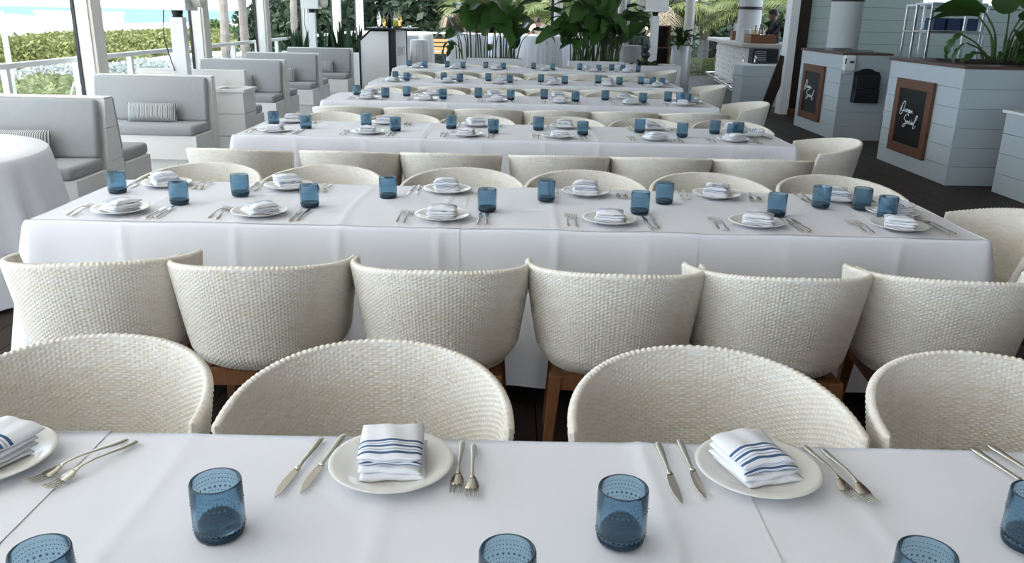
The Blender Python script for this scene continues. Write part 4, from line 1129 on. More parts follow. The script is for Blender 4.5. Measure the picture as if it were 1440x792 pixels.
# low white planter with statue, tall pot plant
planter_box(1.95, 2.85, 14.75, 15.45, 0.77, 'low white planter box with a statue at the end of the farthest table')
st = empty('garden_statue', (2.27, 15.05, 0.74), 0, 'small dark stone bust among succulents in the low white planter', 'statue')
obj('bust', MB().lathe([(0.10, 0.0), (0.10, 0.05), (0.05, 0.09), (0.045, 0.13), (0.075, 0.17), (0.085, 0.20), (0.07, 0.235), (0.04, 0.25), (0.036, 0.265), (0.055, 0.285), (0.066, 0.32), (0.060, 0.355), (0.035, 0.38), (0.0, 0.385)], 20).mesh('bust', 'gasket', smooth=True), st)
sc_ = empty('succulent', (2.24, 14.93, 0.73), 0, 'low dark succulents around the stone bust', 'plant')
for k in range(34):
    a = random.uniform(0, 2 * PI); rr = random.uniform(0, 0.24)
    obj('leaf_blade', BL[2], sc_, (rr * math.cos(a), rr * 0.5 * math.sin(a), random.uniform(0.0, 0.06)), (random.uniform(0.3, 1.2), 0, random.uniform(0, 6.28)), (0.22, 0.26, 0.25))
pt = empty('tall_planter', (3.22, 16.9, 0), 0, 'tall tapered grey planter with a dark leafy plant by the bar', 'planter')
obj('pot', MB().lathe([(0.0, 0), (0.19, 0), (0.20, 0.02), (0.165, 1.05), (0.15, 1.06), (0.145, 1.0), (0.0, 1.0)], 32).mesh('pot', 'pot_grey', smooth=True), pt)
pp = empty('potted_plant', (3.22, 16.9, 1.0), 0, 'dark leafy plant growing in the tall grey planter', 'plant')
for k in range(60):
    az = random.uniform(0, 6.28); q = random.uniform(0.3, 1.3)
    p_ = obj('leaf_blade', BL[random.choice((2, 3))], pp, (0.07 * math.cos(az), 0.07 * math.sin(az), random.uniform(0, 0.30)), (q, 0, az - PI / 2), (0.38, 0.5, 0.5))

# ================================================================== FAR END: bar, columns, cocktail tables, people
# portable bar
pb = empty('portable_bar', (-3.12, 17.0, 0), R(-2), 'portable bar with black frame, cream side and lettered front panel', 'bar')
sp_ = [(0.0, 0.02), (0.60, 0.02), (0.60, 1.22), (0.22, 1.22), (0.0, 1.02)]
RX90 = Matrix.Rotation(PI / 2, 4, 'X')
obj('side_panel', MB().prism([(x, z) for x, z in sp_], -0.02, 0.0, RX90).mesh('side_panel', 'bench_white'), pb)
obj('side_panel', MB().prism([(x, z) for x, z in sp_], -1.32, -1.30, RX90).mesh('side_panel', 'bench_white'), pb)
fb = MB()
for a, b_ in zip(sp_, sp_[1:] + sp_[:1]):
    fb.tube([(a[0], -0.008, a[1]), (b_[0], -0.008, b_[1])], 0.018, 4)
obj('black_edge', fb.mesh('black_edge', 'black'), pb)
obj('corner_post', MB().box(0.58, 0.72, -0.01, 0.05, 0.0, 1.24).mesh('corner_post', 'black'), pb)
obj('front_panel', MB().box(0.70, 0.72, 0.05, 1.27, 0.04, 1.2).mesh('front_panel', 'bench_white'), pb)
obj('corner_post', MB().box(0.68, 0.735, 1.27, 1.33, 0.0, 1.24).mesh('corner_post', 'black'), pb)
obj('bar_top', MB().box(0.15, 0.98, -0.14, 1.40, 1.24, 1.275).mesh('bar_top', 'black', bevel=0.004), pb)
obj('back_panel', MB().box(0.0, 0.02, 0.0, 1.3, 0.02, 1.0).mesh('back_panel', 'bench_white'), pb)
def text_mesh(body, size, m, name='lettering', ext=0.001):
    cu_ = bpy.data.curves.new(name, 'FONT'); cu_.body = body; cu_.size = size; cu_.extrude = ext; cu_.align_x = 'CENTER'
    t = bpy.data.objects.new('tmp', cu_); COL.objects.link(t)
    dg = bpy.context.evaluated_depsgraph_get()
    me = bpy.data.meshes.new_from_object(t.evaluated_get(dg))
    bpy.data.objects.remove(t); bpy.data.curves.remove(cu_)
    me.materials.clear(); me.materials.append(MATS[m])
    return me
lt = obj('lettering', text_mesh('SERVICE', 0.25, 'pot_grey'), pb, (0.722, 0.66, 0.72), (PI / 2, 0, PI / 2)); lt['label'] = 'thin grey lettering'
lt = obj('lettering', text_mesh('OPEN BAR', 0.09, 'pot_grey'), pb, (0.722, 0.66, 0.56), (PI / 2, 0, PI / 2)); bpy.data.objects.remove(lt)
def bottle(x, y, z, h, r, m, label, cap='black', lab=None):
    o = obj('bottle', MB().lathe([(0.0, 0), (r, 0), (r, h * 0.55), (r * 0.8, h * 0.65), (r * 0.33, h * 0.75), (r * 0.33, h * 0.95), (0, h * 0.95)], 16).mesh('bottle', m, smooth=True), None, (x, y, z))
    tag(o, label, 'bottle', 'bottles on the portable bar')
    obj('cap', MB().lathe([(0.0, h * 0.93), (r * 0.4, h * 0.93), (r * 0.4, h), (0, h)], 12).mesh('cap', cap), o)
    if lab: obj('label_band', MB().lathe([(r + 0.001, h * 0.12), (r + 0.001, h * 0.45)], 16).mesh('label_band', lab), o)
zb = 1.275
bottle(-2.72, 17.00, zb, 0.36, 0.042, 'bottle_clear', 'clear glass bottle with a cork at the left of the bar top', 'bark')
bottle(-2.64, 17.12, zb, 0.26, 0.035, 'bottle_amber', 'short amber bottle next to the clear one on the bar top', 'bark')
bottle(-2.52, 17.00, zb, 0.37, 0.046, 'bottle_dark', 'tall dark bottle in the middle of the portable bar top')
bottle(-2.41, 17.06, zb, 0.32, 0.044, 'bottle_clear', 'clear bottle with a yellow label on the bar top', 'bark', 'label_yellow')
bottle(-2.35, 17.25, zb, 0.36, 0.042, 'bottle_amber', 'amber bottle at the right end of the bar top', 'bark')
o = obj('herb_cup', MB().lathe([(0, 0), (0.03, 0), (0.035, 0.05), (0, 0.05)], 14).mesh('herb_cup', 'bottle_clear'), None, (-2.20, 17.6, zb)); tag(o, 'small glass of green garnish on the portable bar', 'glass')
hl = obj('herbs', MB().lathe([(0.0, 0.04), (0.035, 0.045), (0.05, 0.08), (0.03, 0.11), (0, 0.115)], 8).mesh('herbs', 'leaf_cover'), o)

def cocktail_table(x, y, h, r, label, m='linen', flare=0.05, seed=0):
    t = empty('cocktail_table', (x, y, 0), 0, label, 'table', 'cloth-covered high tables')
    obj('tabletop', MB().lathe([(0, h - 0.03), (r - 0.01, h - 0.03), (r - 0.01, h - 0.004), (0, h - 0.004)], 24).mesh('tabletop', 'teak'), t)
    obj('pedestal', MB().lathe([(0.2, 0), (0.2, 0.02), (0.03, 0.04), (0.03, h - 0.03), (0, h - 0.03)], 12).mesh('pedestal', 'gasket'), t)
    obj('tablecloth', round_cloth('tablecloth', r, h, 0.02, flare * 0.6, 18, 0.026, m, seed), t)
cocktail_table(-1.05, 18.3, 1.16, 0.42, 'white clothed high table left of the left banana plants', seed=1)
cocktail_table(-0.28, 19.25, 1.12, 0.40, 'white clothed high table behind the left banana plants', seed=2)
cocktail_table(0.50, 18.2, 1.15, 0.44, 'white clothed high table between the two banana planters', seed=4)
cocktail_table(1.10, 19.6, 1.16, 0.42, 'white clothed high table in front of the waiter, behind another table', seed=5)
cocktail_table(1.75, 18.6, 1.10, 0.42, 'white clothed high table behind the right banana plants', seed=6)
cocktail_table(-2.72, 20.6, 1.06, 0.36, 'grey clothed high table just right of the portable bar', 'linen_grey', seed=7)
cocktail_table(-2.55, 21.9, 1.08, 0.40, 'taller grey clothed table near the far railing', 'linen_grey', seed=8)
cocktail_table(-2.26, 19.85, 0.98, 0.20, 'shorter grey clothed table in front of the wooden bench', 'linen_grey', seed=9)
# rattan lamp / basket and cushions by the bar
o = obj('rattan_basket', MB().lathe([(0, 0), (0.14, 0), (0.19, 0.25), (0.17, 0.5), (0.12, 0.7), (0.13, 0.72), (0.0, 0.72)], 18).mesh('rattan_basket', 'rattan_brown'), None, (-2.66, 19.6, 0.0)); tag(o, 'brown rattan basket standing behind the portable bar', 'basket')
# wooden garden bench in the sun
gb = empty('garden_bench', (-2.42, 28.0, -0.1), 0, 'teak garden bench in the sun beyond the far railing', 'bench')
for k in range(4): obj('seat_slat', MB().box(-0.45, 0.45, -0.22 + 0.115 * k, -0.12 + 0.115 * k, 0.42, 0.45).mesh('seat_slat', 'teak_light'), gb)
for k in range(3): obj('back_slat', MB().box(-0.45, 0.45, 0.24, 0.27, 0.52 + 0.13 * k, 0.61 + 0.13 * k).mesh('back_slat', 'teak_light'), gb)
for sx in (-1, 1):
    obj('leg', MB().box(-0.03, 0.03, -0.03, 0.03, 0, 0.42).mesh('leg', 'teak_light'), gb, (sx * 0.42, -0.2, 0)); obj('leg', MB().box(-0.03, 0.03, -0.03, 0.03, 0, 0.9).mesh('leg', 'teak_light'), gb, (sx * 0.42, 0.25, 0))
# far columns
for i, (x, y, r0, m, lab) in enumerate(((2.12, 17.6, 0.085, 'alu_cream', 'slim cream round column behind the right banana plants'), (2.28, 18.3, 0.10, 'column_grey', 'second slim column just right of the banana plants'), (1.0, 21.6, 0.12, 'alu_cream', 'cream column beyond the white cocktail tables'), (3.55, 17.9, 0.10, 'alu_cream', 'cream column behind the tall grey planter'))):
    c_ = struct('round_column', MB().lathe([(r0, 0), (r0, 3.8)], 24).mesh('round_column', m), lab, 'column'); c_.location = (x, y, 0)
c_ = struct('round_column', MB().lathe([(0.235, 0), (0.235, 1.02), (0.22, 1.03), (0, 1.03)], 28).mesh('column_base', 'column_grey'), 'stout grey column base beside the right banana planter', 'column'); c_.location = (2.26, 17.2, 0)
c_ = struct('dark_post', MB().box(-0.035, 0.035, -0.035, 0.035, 0, 3.8).mesh('dark_post', 'gasket'), 'thin dark post beyond the white cocktail tables', 'post'); c_.location = (0.86, 21.3, 0)
pc = empty('round_column', (5.22, 19.5, 0), 0, 'thick grey round column rising from the bar', 'column'); pc['kind'] = 'structure'
obj('shaft', MB().lathe([(0.28, 0), (0.255, 1.78)], 32).mesh('shaft', 'column_grey'), pc)
obj('band', MB().lathe([(0.275, 1.78), (0.275, 1.84)], 32).mesh('band', 'black'), pc)
obj('shaft', MB().lathe([(0.255, 1.84), (0.255, 3.8)], 32).mesh('shaft', 'column_grey'), pc)
# tiled bar along the right, seen obliquely
P0, P1 = Vector((4.70, 17.0)), Vector((5.32, 22.8))
ang = math.atan2((P1 - P0).y, (P1 - P0).x)
LB = (P1 - P0).length
br = empty('tiled_bar', (P0.x, P0.y, 0), ang, 'long bar fronted with white relief tiles, stone counter on top', 'bar')
# local: x along the bar (away from us), y left is the guest side
obj('bar_body', MB().box(0, LB, -0.5, -0.02, 0, 1.02).mesh('bar_body', 'grout'), br)
bend = MB().lathe([(0.30, 0), (0.30, 1.02), (0, 1.02)], 28)
obj('rounded_end', bend.mesh('rounded_end', 'tile_white'), br, (LB, -0.30, 0))
tl_ = MB(); random.seed(3)
cols, rows = int(LB / 0.115), 9
for cix in range(cols):
    for rix in range(rows):
        d_ = 0.022 if (cix + rix) % 2 == 0 else 0.006
        d_ += random.uniform(0, 0.008)
        x_ = cix * 0.115 ; z_ = 0.02 + rix * 0.11 + (0.025 if cix % 2 else 0)
        tl_.box(x_ + 0.003, x_ + 0.112, -0.02, d_, z_, min(z_ + 0.105, 1.01))
to = obj('tile_front', tl_.mesh('tile_front', 'tile_white'), br); to['kind'] = 'stuff'
obj('counter_slab', MB().box(0.0, LB + 0.3, -0.6, 0.24, 1.03, 1.11).mesh('counter_slab', 'stone', bevel=0.015), br)
obj('foot_rail', MB().tube(catmull([(0.4, 0.25, 0.2), (LB - 0.6, 0.25, 0.2), (LB + 0.05, 0.18, 0.2), (LB + 0.32, -0.15, 0.2)], 8), 0.025, 8).mesh('foot_rail', 'chrome', smooth=True), br)
for k in range(4): obj('rail_bracket', MB().tube([(0.6 + 1.4 * k, 0.25, 0.2), (0.6 + 1.4 * k, 0.02, 0.2)], 0.012, 6).mesh('rail_bracket', 'chrome'), br)
# wooden crates and ware on the bar
def on_bar(u_, v_):
    c, s = math.cos(ang), math.sin(ang)
    return P0.x + c * u_ - s * v_, P0.y + s * u_ + c * v_
for i, (u_, v_, w, d_, h, m, nm, lab, cat) in enumerate(((0.75, -0.22, 0.50, 0.9, 0.17, 'brown_wood', 'wooden_crate', 'long dark wooden crate at the near end of the tiled bar', 'crate'), (3.2, -0.12, 0.30, 0.3, 0.20, 'brown_wood', 'wooden_caddy', 'small dark wooden caddy on the middle of the tiled bar', 'caddy'))):
    x, y = on_bar(u_, v_)
    r_ = empty(nm, (x, y, 1.11), ang, lab, cat)
    for q in ((-d_ / 2, d_ / 2, -w / 2, -w / 2 + 0.02), (-d_ / 2, d_ / 2, w / 2 - 0.02, w / 2), (-d_ / 2, -d_ / 2 + 0.02, -w / 2 + 0.02, w / 2 - 0.02), (d_ / 2 - 0.02, d_ / 2, -w / 2 + 0.02, w / 2 - 0.02)):
        obj('side', MB().box(q[0], q[1], q[2], q[3], 0, h).mesh('side', m), r_)
    obj('bottom', MB().box(-d_ / 2 + 0.02, d_ / 2 - 0.02, -w / 2 + 0.02, w / 2 - 0.02, 0, 0.02).mesh('bottom', m), r_)
random.seed(12)
for k in range(5):
    x, y = on_bar(0.43 + 0.16 * k, -0.2 + random.uniform(-0.08, 0.08))
    h = random.uniform(0.26, 0.36)
    bottle(x, y, 1.135, h, 0.04, ('bottle_clear', 'bottle_amber', 'bottle_dark', 'bottle_clear', 'bottle_amber')[k], 'bottle standing in the wooden crate on the tiled bar, %s from the near end' % ORD[k])
for k in range(3):
    x, y = on_bar(3.12 + 0.08 * k, -0.12)
    o = obj('menu_card', MB().box(-0.004, 0.004, -0.10, 0.10, 0, 0.34).mesh('menu_card', 'pot_grey'), None, (x, y, 1.135), (0, 0, ang)); tag(o, 'grey upright menu card, %s in the caddy on the bar' % ORD[k], 'menu', 'menus in the caddy')
for k, (u_, v_) in enumerate(((1.45, -0.2), (1.6, -0.05))):
    x, y = on_bar(u_, v_)
    o = obj('canister', MB().lathe([(0, 0), (0.085, 0), (0.085, 0.25), (0.08, 0.26), (0, 0.26)], 18).mesh('canister', 'pot_grey', smooth=False), None, (x, y, 1.11)); tag(o, ('metal canister behind the wooden crate' if k == 0 else 'metal canister nearer the bar front') + ' on the tiled bar', 'canister', 'canisters on the bar')
# white cabinet in front of the bar, with taps
cb = empty('sink_cabinet', (4.22, 15.85, 0), 0, 'white boarded cabinet with a small sink in front of the tiled bar', 'cabinet')
for k in range(4):
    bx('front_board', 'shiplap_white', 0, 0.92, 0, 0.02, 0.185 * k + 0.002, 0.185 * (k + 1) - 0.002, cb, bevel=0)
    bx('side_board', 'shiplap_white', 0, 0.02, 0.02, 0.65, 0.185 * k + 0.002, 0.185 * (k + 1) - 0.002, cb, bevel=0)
obj('core', MB().box(0.02, 0.92, 0.02, 0.65, 0.0, 0.74).mesh('core', 'grout'), cb)
obj('worktop', MB().box(-0.025, 0.94, -0.025, 0.66, 0.74, 0.775).mesh('worktop', 'white_paint', bevel=0.004), cb)
obj('sink_rim', MB().box(0.2, 0.75, 0.15, 0.5, 0.774, 0.785).mesh('sink_rim', 'gasket'), cb)
for k in range(2): obj('tap', MB().tube(catmull([(0.1 + 0.22 * k, 0.45, 0.775), (0.1 + 0.22 * k, 0.45, 0.87), (0.1 + 0.22 * k, 0.40, 0.90), (0.1 + 0.22 * k, 0.34, 0.87)], 5), 0.012, 8).mesh('tap', 'chrome', smooth=True), cb)
# white upstand with dark machine behind the cabinet
o = empty('bar_machine', (4.78, 16.62, 0), 0, 'black grilled machine behind the white cabinet', 'machine')
obj('body', MB().box(-0.20, 0.30, 0, 0.3, 0.74, 1.03).mesh('body', 'black', bevel=0.01), o)
obj('stand', MB().box(-0.20, 0.30, 0, 0.3, 0.0, 0.74).mesh('stand', 'shiplap_white'), o)
for k in range(6): obj('grille_bar', MB().box(-0.16, 0.06, -0.012, 0.0, 0.80 + 0.035 * k, 0.81 + 0.035 * k).mesh('grille_bar', 'chrome'), o)
# leaning dark boards
for k in range(2):
    o = obj('leaning_board', MB().box(-0.055, 0.055, -0.012, 0.012, 0, 1.02).mesh('leaning_board', 'dark_wood', bevel=0.003), None, (4.31 + 0.085 * k, 14.70 + 0.03 * k, 0.0), (0, R(15.5 + 1.5 * k), R(4))); tag(o, ('front' if k == 0 else 'rear') + ' dark wooden board leaning against the white jamb', 'board', 'leaning boards')
# brown shelf stand near the column
r_ = empty('wooden_shelf', (3.05, 18.3, 0), 0, 'brown wooden shelf stand behind the tall grey planter', 'shelf')
for sx in (-0.16, 0.16): obj('side', MB().box(sx - 0.02, sx + 0.02, -0.2, 0.2, 0, 1.42).mesh('side', 'brown_wood'), r_)
for z in (0.1, 0.55, 0.95, 1.38): obj('shelf', MB().box(-0.14, 0.14, -0.2, 0.2, z, z + 0.03).mesh('shelf', 'brown_wood'), r_)
obj('back', MB().box(-0.14, 0.14, 0.17, 0.2, 0.1, 1.38).mesh('back', 'dark_wood'), r_)

# ---- people
def person(name, joints, edges_, radii, root_i, m, loc, rz, label):
    me = bpy.data.meshes.new('body'); me.from_pydata(joints, edges_, [])
    o = obj(name, me, None, loc, (0, 0, rz)); me.materials.append(MATS[m])
    sk = o.modifiers.new('skin', 'SKIN'); sk.use_smooth_shade = True
    for i, r_ in enumerate(radii):
        me.skin_vertices[0].data[i].radius = r_ if isinstance(r_, tuple) else (r_, r_)
    me.skin_vertices[0].data[root_i].use_root = True
    sb = o.modifiers.new('sub', 'SUBSURF'); sb.levels = 2; sb.render_levels = 2
    tag(o, label, 'person')
    return o
def head_parts(o, hc, fwd, hairm, skinm, up=(0, 0, 1)):
    """head at hc looking along fwd"""
    f = Vector(fwd).normalized(); u = Vector(up); u = (u - f * u.dot(f)).normalized(); s = u.cross(f)   # s: person's left
    mt = Matrix((s, f, u)).transposed().to_4x4(); mt.translation = Vector(hc)
    hb = MB(); n = 20
    prof = [(0.0, -0.125), (0.035, -0.12), (0.055, -0.095), (0.066, -0.05), (0.074, 0.0), (0.077, 0.04), (0.070, 0.08), (0.05, 0.105), (0.025, 0.118), (0.0, 0.12)]
    v = []; fc = []
    for r_, z in prof:
        for k in range(n):
            t = 2 * PI * k / n
            v.append((r_ * math.cos(t), r_ * 1.22 * math.sin(t) + (0.012 if z < -0.04 else 0), z))
    for i in range(len(prof) - 1):
        for k in range(n): fc.append((i * n + k, i * n + (k + 1) % n, (i + 1) * n + (k + 1) % n, (i + 1) * n + k))
    hb.add(v, fc)
    hb.add([(-0.012, 0.085, -0.03), (0.012, 0.085, -0.03), (0.0, 0.118, -0.028), (0.0, 0.088, 0.022)], [(0, 1, 2), (1, 3, 2), (3, 0, 2)])
    for sx in (-1, 1): hb.tube([(sx * 0.074, -0.004, -0.03), (sx * 0.084, -0.010, 0.0), (sx * 0.078, -0.006, 0.028)], [0.010, 0.014, 0.010], 6)
    h = obj('head', hb.mesh('head', skinm, smooth=True), o); h.matrix_local = mt
    for sx in (-1, 1): obj('eye', MB().lathe([(0, -0.008), (0.010, 0.0), (0, 0.008)], 8).mesh('eye', 'black', smooth=True), h, (sx * 0.030, 0.083, 0.008))
    obj('mouth', MB().box(-0.022, 0.022, 0.078, 0.090, -0.066, -0.058).mesh('mouth', 'bottle_dark' if False else 'skin_dark'), h)
    hv = []
    for r_, z in ((0.079, -0.03), (0.083, 0.02), (0.081, 0.06), (0.070, 0.098), (0.045, 0.124), (0.0, 0.132)):
        for k in range(n):
            t = 2 * PI * k / n
            fr = math.sin(t)
            zz = z + (max(0, fr) ** 0.5 * 0.075 if z < 0.03 else (max(0, fr) * 0.03 if z < 0.07 else 0))
            hv.append((r_ * math.cos(t), r_ * 1.22 * fr - 0.004, min(zz, 0.128)))
    hf = [(i * n + k, i * n + (k + 1) % n, (i + 1) * n + (k + 1) % n, (i + 1) * n + k) for i in range(5) for k in range(n)]
    obj('hair', MB().add(hv, hf).mesh('hair', hairm, smooth=True), h)
def hand(o, wrist, d, nrm, skinm):
    d = Vector(d).normalized(); nrm = Vector(nrm); nrm = (nrm - d * nrm.dot(d)).normalized(); s = d.cross(nrm)
    w = Vector(wrist); mb = MB()
    mb.tube([w - d * 0.03, w, w + d * 0.04, w + d * 0.085], [0.024, 0.027, 0.036, 0.036], 10, flat=0.5)
    for k, (off, L) in enumerate(((-0.030, 0.066), (-0.010, 0.078), (0.010, 0.074), (0.029, 0.058))):
        b_ = w + d * 0.08 + s * off
        mb.tube([b_, b_ + d * L * 0.45 + nrm * -0.004, b_ + d * L * 0.8 - nrm * 0.016, b_ + d * L * 0.95 - nrm * 0.030], [0.0095, 0.009, 0.008, 0.006], 6)
    b_ = w + d * 0.025 - s * 0.030
    mb.tube([b_, b_ + d * 0.03 - s * 0.022 - nrm * 0.008, b_ + d * 0.06 - s * 0.028 - nrm * 0.022], [0.012, 0.0105, 0.008], 6)
    obj('hand', mb.mesh('hand', skinm, smooth=True), o)
# waiter at the back, bowed over the high table, looking down and to the left
Jt = [(0, 0, 0.92), (0, -0.02, 1.05), (0, -0.10, 1.20), (0, -0.16, 1.30), (0, -0.21, 1.37),   # pelvis, waist, chest, upper chest, neck
      (0.18, -0.15, 1.29), (0.25, -0.22, 1.06), (0.20, -0.42, 1.13),    # right-hand side arm
      (-0.18, -0.15, 1.29), (-0.26, -0.20, 1.06), (-0.18, -0.42, 1.13),
      (0.10, 0.0, 0.86), (0.11, 0.0, 0.48), (0.11, 0.02, 0.09), (0.12, -0.12, 0.03),
      (-0.10, 0.0, 0.86), (-0.11, 0.02, 0.48), (-0.12, 0.04, 0.09), (-0.13, -0.10, 0.03)]
Ed = [(0, 1), (1, 2), (2, 3), (3, 4), (3, 5), (5, 6), (6, 7), (3, 8), (8, 9), (9, 10), (0, 11), (11, 12), (12, 13), (13, 14), (0, 15), (15, 16), (16, 17), (17, 18)]
Rd = [(0.15, 0.11), (0.145, 0.10), (0.165, 0.11), (0.13, 0.09), 0.055, 0.07, 0.05, 0.035, 0.07, 0.05, 0.035, 0.085, 0.06, 0.042, 0.04, 0.085, 0.06, 0.042, 0.04]
p1 = person('person', Jt, Ed, Rd, 0, 'shirt_beige', (0.62, 22.6, 0), R(-20), 'person in a pale beige shirt bowed over the far high table')
head_parts(p1, (0, -0.27, 1.40), (-0.25, -0.8, -0.55), 'hair', 'skin')
hand(p1, (0.19, -0.44, 1.135), (-0.3, -1, 0.0), (0, 0, 1), 'skin'); hand(p1, (-0.17, -0.44, 1.135), (0.3, -1, 0.0), (0, 0, 1), 'skin')
cocktail_table(0.62, 21.85, 1.09, 0.34, 'white clothed high table the waiter leans over', seed=11)
# bartender in black, side on, one arm reaching down to the bar
Jt = [(0, 0, 0.98), (0.0, 0.0, 1.12), (0.02, 0, 1.30), (0.02, 0, 1.44), (0.05, 0, 1.53),
      (0.02, -0.19, 1.43), (0.20, -0.24, 1.20), (0.42, -0.18, 1.14),
      (0.02, 0.19, 1.43), (0.18, 0.24, 1.20), (0.40, 0.18, 1.14),
      (0, -0.10, 0.90), (0.01, -0.11, 0.50), (0.0, -0.11, 0.09), (0.13, -0.12, 0.035),
      (0, 0.10, 0.90), (0.01, 0.11, 0.50), (0.0, 0.11, 0.09), (0.13, 0.12, 0.035)]
Rd2 = [(0.12, 0.16), (0.115, 0.155), (0.125, 0.175), (0.10, 0.14), 0.056, 0.075, 0.052, 0.034, 0.075, 0.052, 0.034, 0.09, 0.065, 0.045, 0.04, 0.09, 0.065, 0.045, 0.04]
p2 = person('person', Jt, Ed, Rd2, 0, 'shirt_black', (5.52, 18.45, 0), R(172), 'person in black behind the tiled bar, one arm reaching to the counter')
head_parts(p2, (0.08, 0, 1.66), (0.9, -0.1, -0.2), 'hair', 'skin_dark')
hand(p2, (0.43, -0.175, 1.135), (1, 0.2, -0.05), (0, 0, 1), 'skin_dark'); hand(p2, (0.41, 0.175, 1.135), (1, -0.2, -0.05), (0, 0, 1), 'skin_dark')

# ---- string lights at the far end
for i, (x, y, z) in enumerate(((-3.9, 24.5, 2.02), (-3.55, 24.6, 1.96), (-3.2, 24.5, 2.05), (-2.85, 24.6, 1.97), (-2.5, 24.5, 2.03), (3.6, 24.0, 1.30), (3.75, 24.4, 1.12), (3.95, 24.4, 1.13))):
    b_ = empty('string_bulb', (x, y, z), 0, ('warm hanging bulb, %s from left above the portable bar' % ORD[i]) if i < 5 else ('warm bulb beside the right heater post, %s of three' % ORD[i - 5]), 'light bulb', 'string lights')
    obj('glass_bulb', MB().lathe([(0, -0.05), (0.025, -0.03), (0.03, 0), (0.015, 0.035), (0, 0.035)], 12).mesh('glass_bulb', 'bulb', smooth=True), b_)
    obj('socket', MB().lathe([(0.014, 0.03), (0.014, 0.08), (0, 0.08)], 8).mesh('socket', 'black'), b_)
    obj('cord', MB().tube([(0, 0, 0.08), (0, 0, 3.8 - z)], 0.004, 5).mesh('cord', 'black'), b_)

# ================================================================== OUTSIDE VEGETATION
def leaf_cloud(n, rx, ry, rz, size, m, seed, name='foliage', shell=0.55, flat_bottom=True, aspect=1.6):
    r = np.random.default_rng(seed)
    d = r.normal(size=(n, 3)); d /= np.linalg.norm(d, axis=1, keepdims=True)
    rad = shell + (1 - shell) * r.random(n) ** 0.5
    lump = 1 + 0.18 * np.sin(d[:, 0] * 5 + seed) * np.cos(d[:, 1] * 4 + d[:, 2] * 5)
    c = d * (rad * lump)[:, None] * np.array([rx, ry, rz])
    if flat_bottom: c[:, 2] = np.abs(c[:, 2])
    a = r.normal(size=(n, 3)); a /= np.linalg.norm(a, axis=1, keepdims=True)
    b = np.cross(a, r.normal(size=(n, 3))); b /= np.linalg.norm(b, axis=1, keepdims=True)
    s = size * (0.6 + 0.8 * r.random(n))[:, None]
    V = np.stack([c - a * s * aspect / 2, c + b * s / 2, c + a * s * aspect / 2, c - b * s / 2], 1).reshape(-1, 3)
    q = np.arange(n * 4).reshape(-1, 4)
    me = bpy.data.meshes.new(name); me.from_pydata(V.tolist(), [], q.tolist()); me.materials.append(MATS[m]); me.update()
    return me
GZ = -0.45
# hedge of sea-grape like shrubs
HM = [leaf_cloud(9000, 2.6, 2.9, 0.95, 0.105, 'leaf_hedge', s, shell=0.7) for s in (1, 2, 3)]
k = 0
for i, y in enumerate((15.0, 18.6, 22.2, 25.8, 29.4, 33.0, 36.6, 40.2, 43.8, 47.4)):
    o = obj('hedge_shrub', HM[i % 3], None, (-18.2 + 0.3 * (i % 3), y, GZ), (0, 0, i * 1.3), (1, 1, 1.0)); tag(o, 'yellow-green sunlit hedge shrub beyond the railing, %s back along the hedge' % ORD[i], 'shrub', 'hedge shrubs')
# silvery shrubs
SM = [leaf_cloud(3000, 1.7, 1.5, 0.40, 0.07, 'leaf_silver', s) for s in (11, 12)]
for i, (x, y) in enumerate(((-15.4, 17.6), (-15.2, 20.2), (-14.6, 22.8), (-13.0, 25.4), (-12.0, 27.6), (-11.0, 29.6), (-10.2, 31.6), (-9.2, 33.6))):
    o = obj('silver_shrub', SM[i % 2], None, (x, y, GZ), (0, 0, i * 0.9)); tag(o, 'low silvery shrub between hedge and railing, %s back' % ORD[i], 'shrub', 'silver shrubs')
# low yellow-green ground cover
gc = MB()
r2 = np.random.default_rng(5); n = 30000
cx = r2.uniform(-14.5, -5.6, n); cy = r2.uniform(8, 27, n); cz = GZ + r2.random(n) * 0.14
a = r2.normal(size=(n, 3)) * np.array([1, 1, 0.4]); a /= np.linalg.norm(a, axis=1, keepdims=True)
b2 = np.cross(a, r2.normal(size=(n, 3))); b2 /= np.linalg.norm(b2, axis=1, keepdims=True)
c = np.stack([cx, cy, cz], 1); s = (0.05 + 0.06 * r2.random(n))[:, None]
V = np.stack([c - a * s, c + b2 * s, c + a * s, c - b2 * s], 1).reshape(-1, 3)
me = bpy.data.meshes.new('ground_cover'); me.from_pydata(V.tolist(), [], np.arange(n * 4).reshape(-1, 4).tolist()); me.materials.append(MATS['leaf_cover']); me.update()
o = obj('ground_cover', me); tag(o, 'low yellow-green ground cover just outside the railing', 'ground cover', kind='stuff')
# rounder green trees towards the beach
TM = [leaf_cloud(2600, 2.2, 2.2, 1.7, 0.22, 'leaf_tree', s, shell=0.6) for s in (21, 22)]
for i, (x, y, s, z) in enumerate(((-20.3, 58.0, 0.62, 0.0), (-19.2, 57.0, 0.50, -0.1), (-17.6, 60.0, 0.62, 0.0), (-15.9, 58.0, 0.66, 0.1), (-14.0, 60.0, 0.70, -0.1), (-12.2, 57.0, 0.66, 0), (-10.2, 50.0, 0.7, 0))):
    t = empty('beach_tree', (x, y, GZ), i, 'rounded green bush-like tree beyond the sea-side railing, %s from left' % ORD[i], 'tree', 'beach trees')
    obj('foliage', TM[i % 2], t, (0, 0, 0.2 + z), (0, 0, 0), (s, s, s)); obj('trunk', MB().tube([(0, 0, 0), (0.1, 0.05, 1.2)], [0.12, 0.07], 8).mesh('trunk', 'bark'), t)
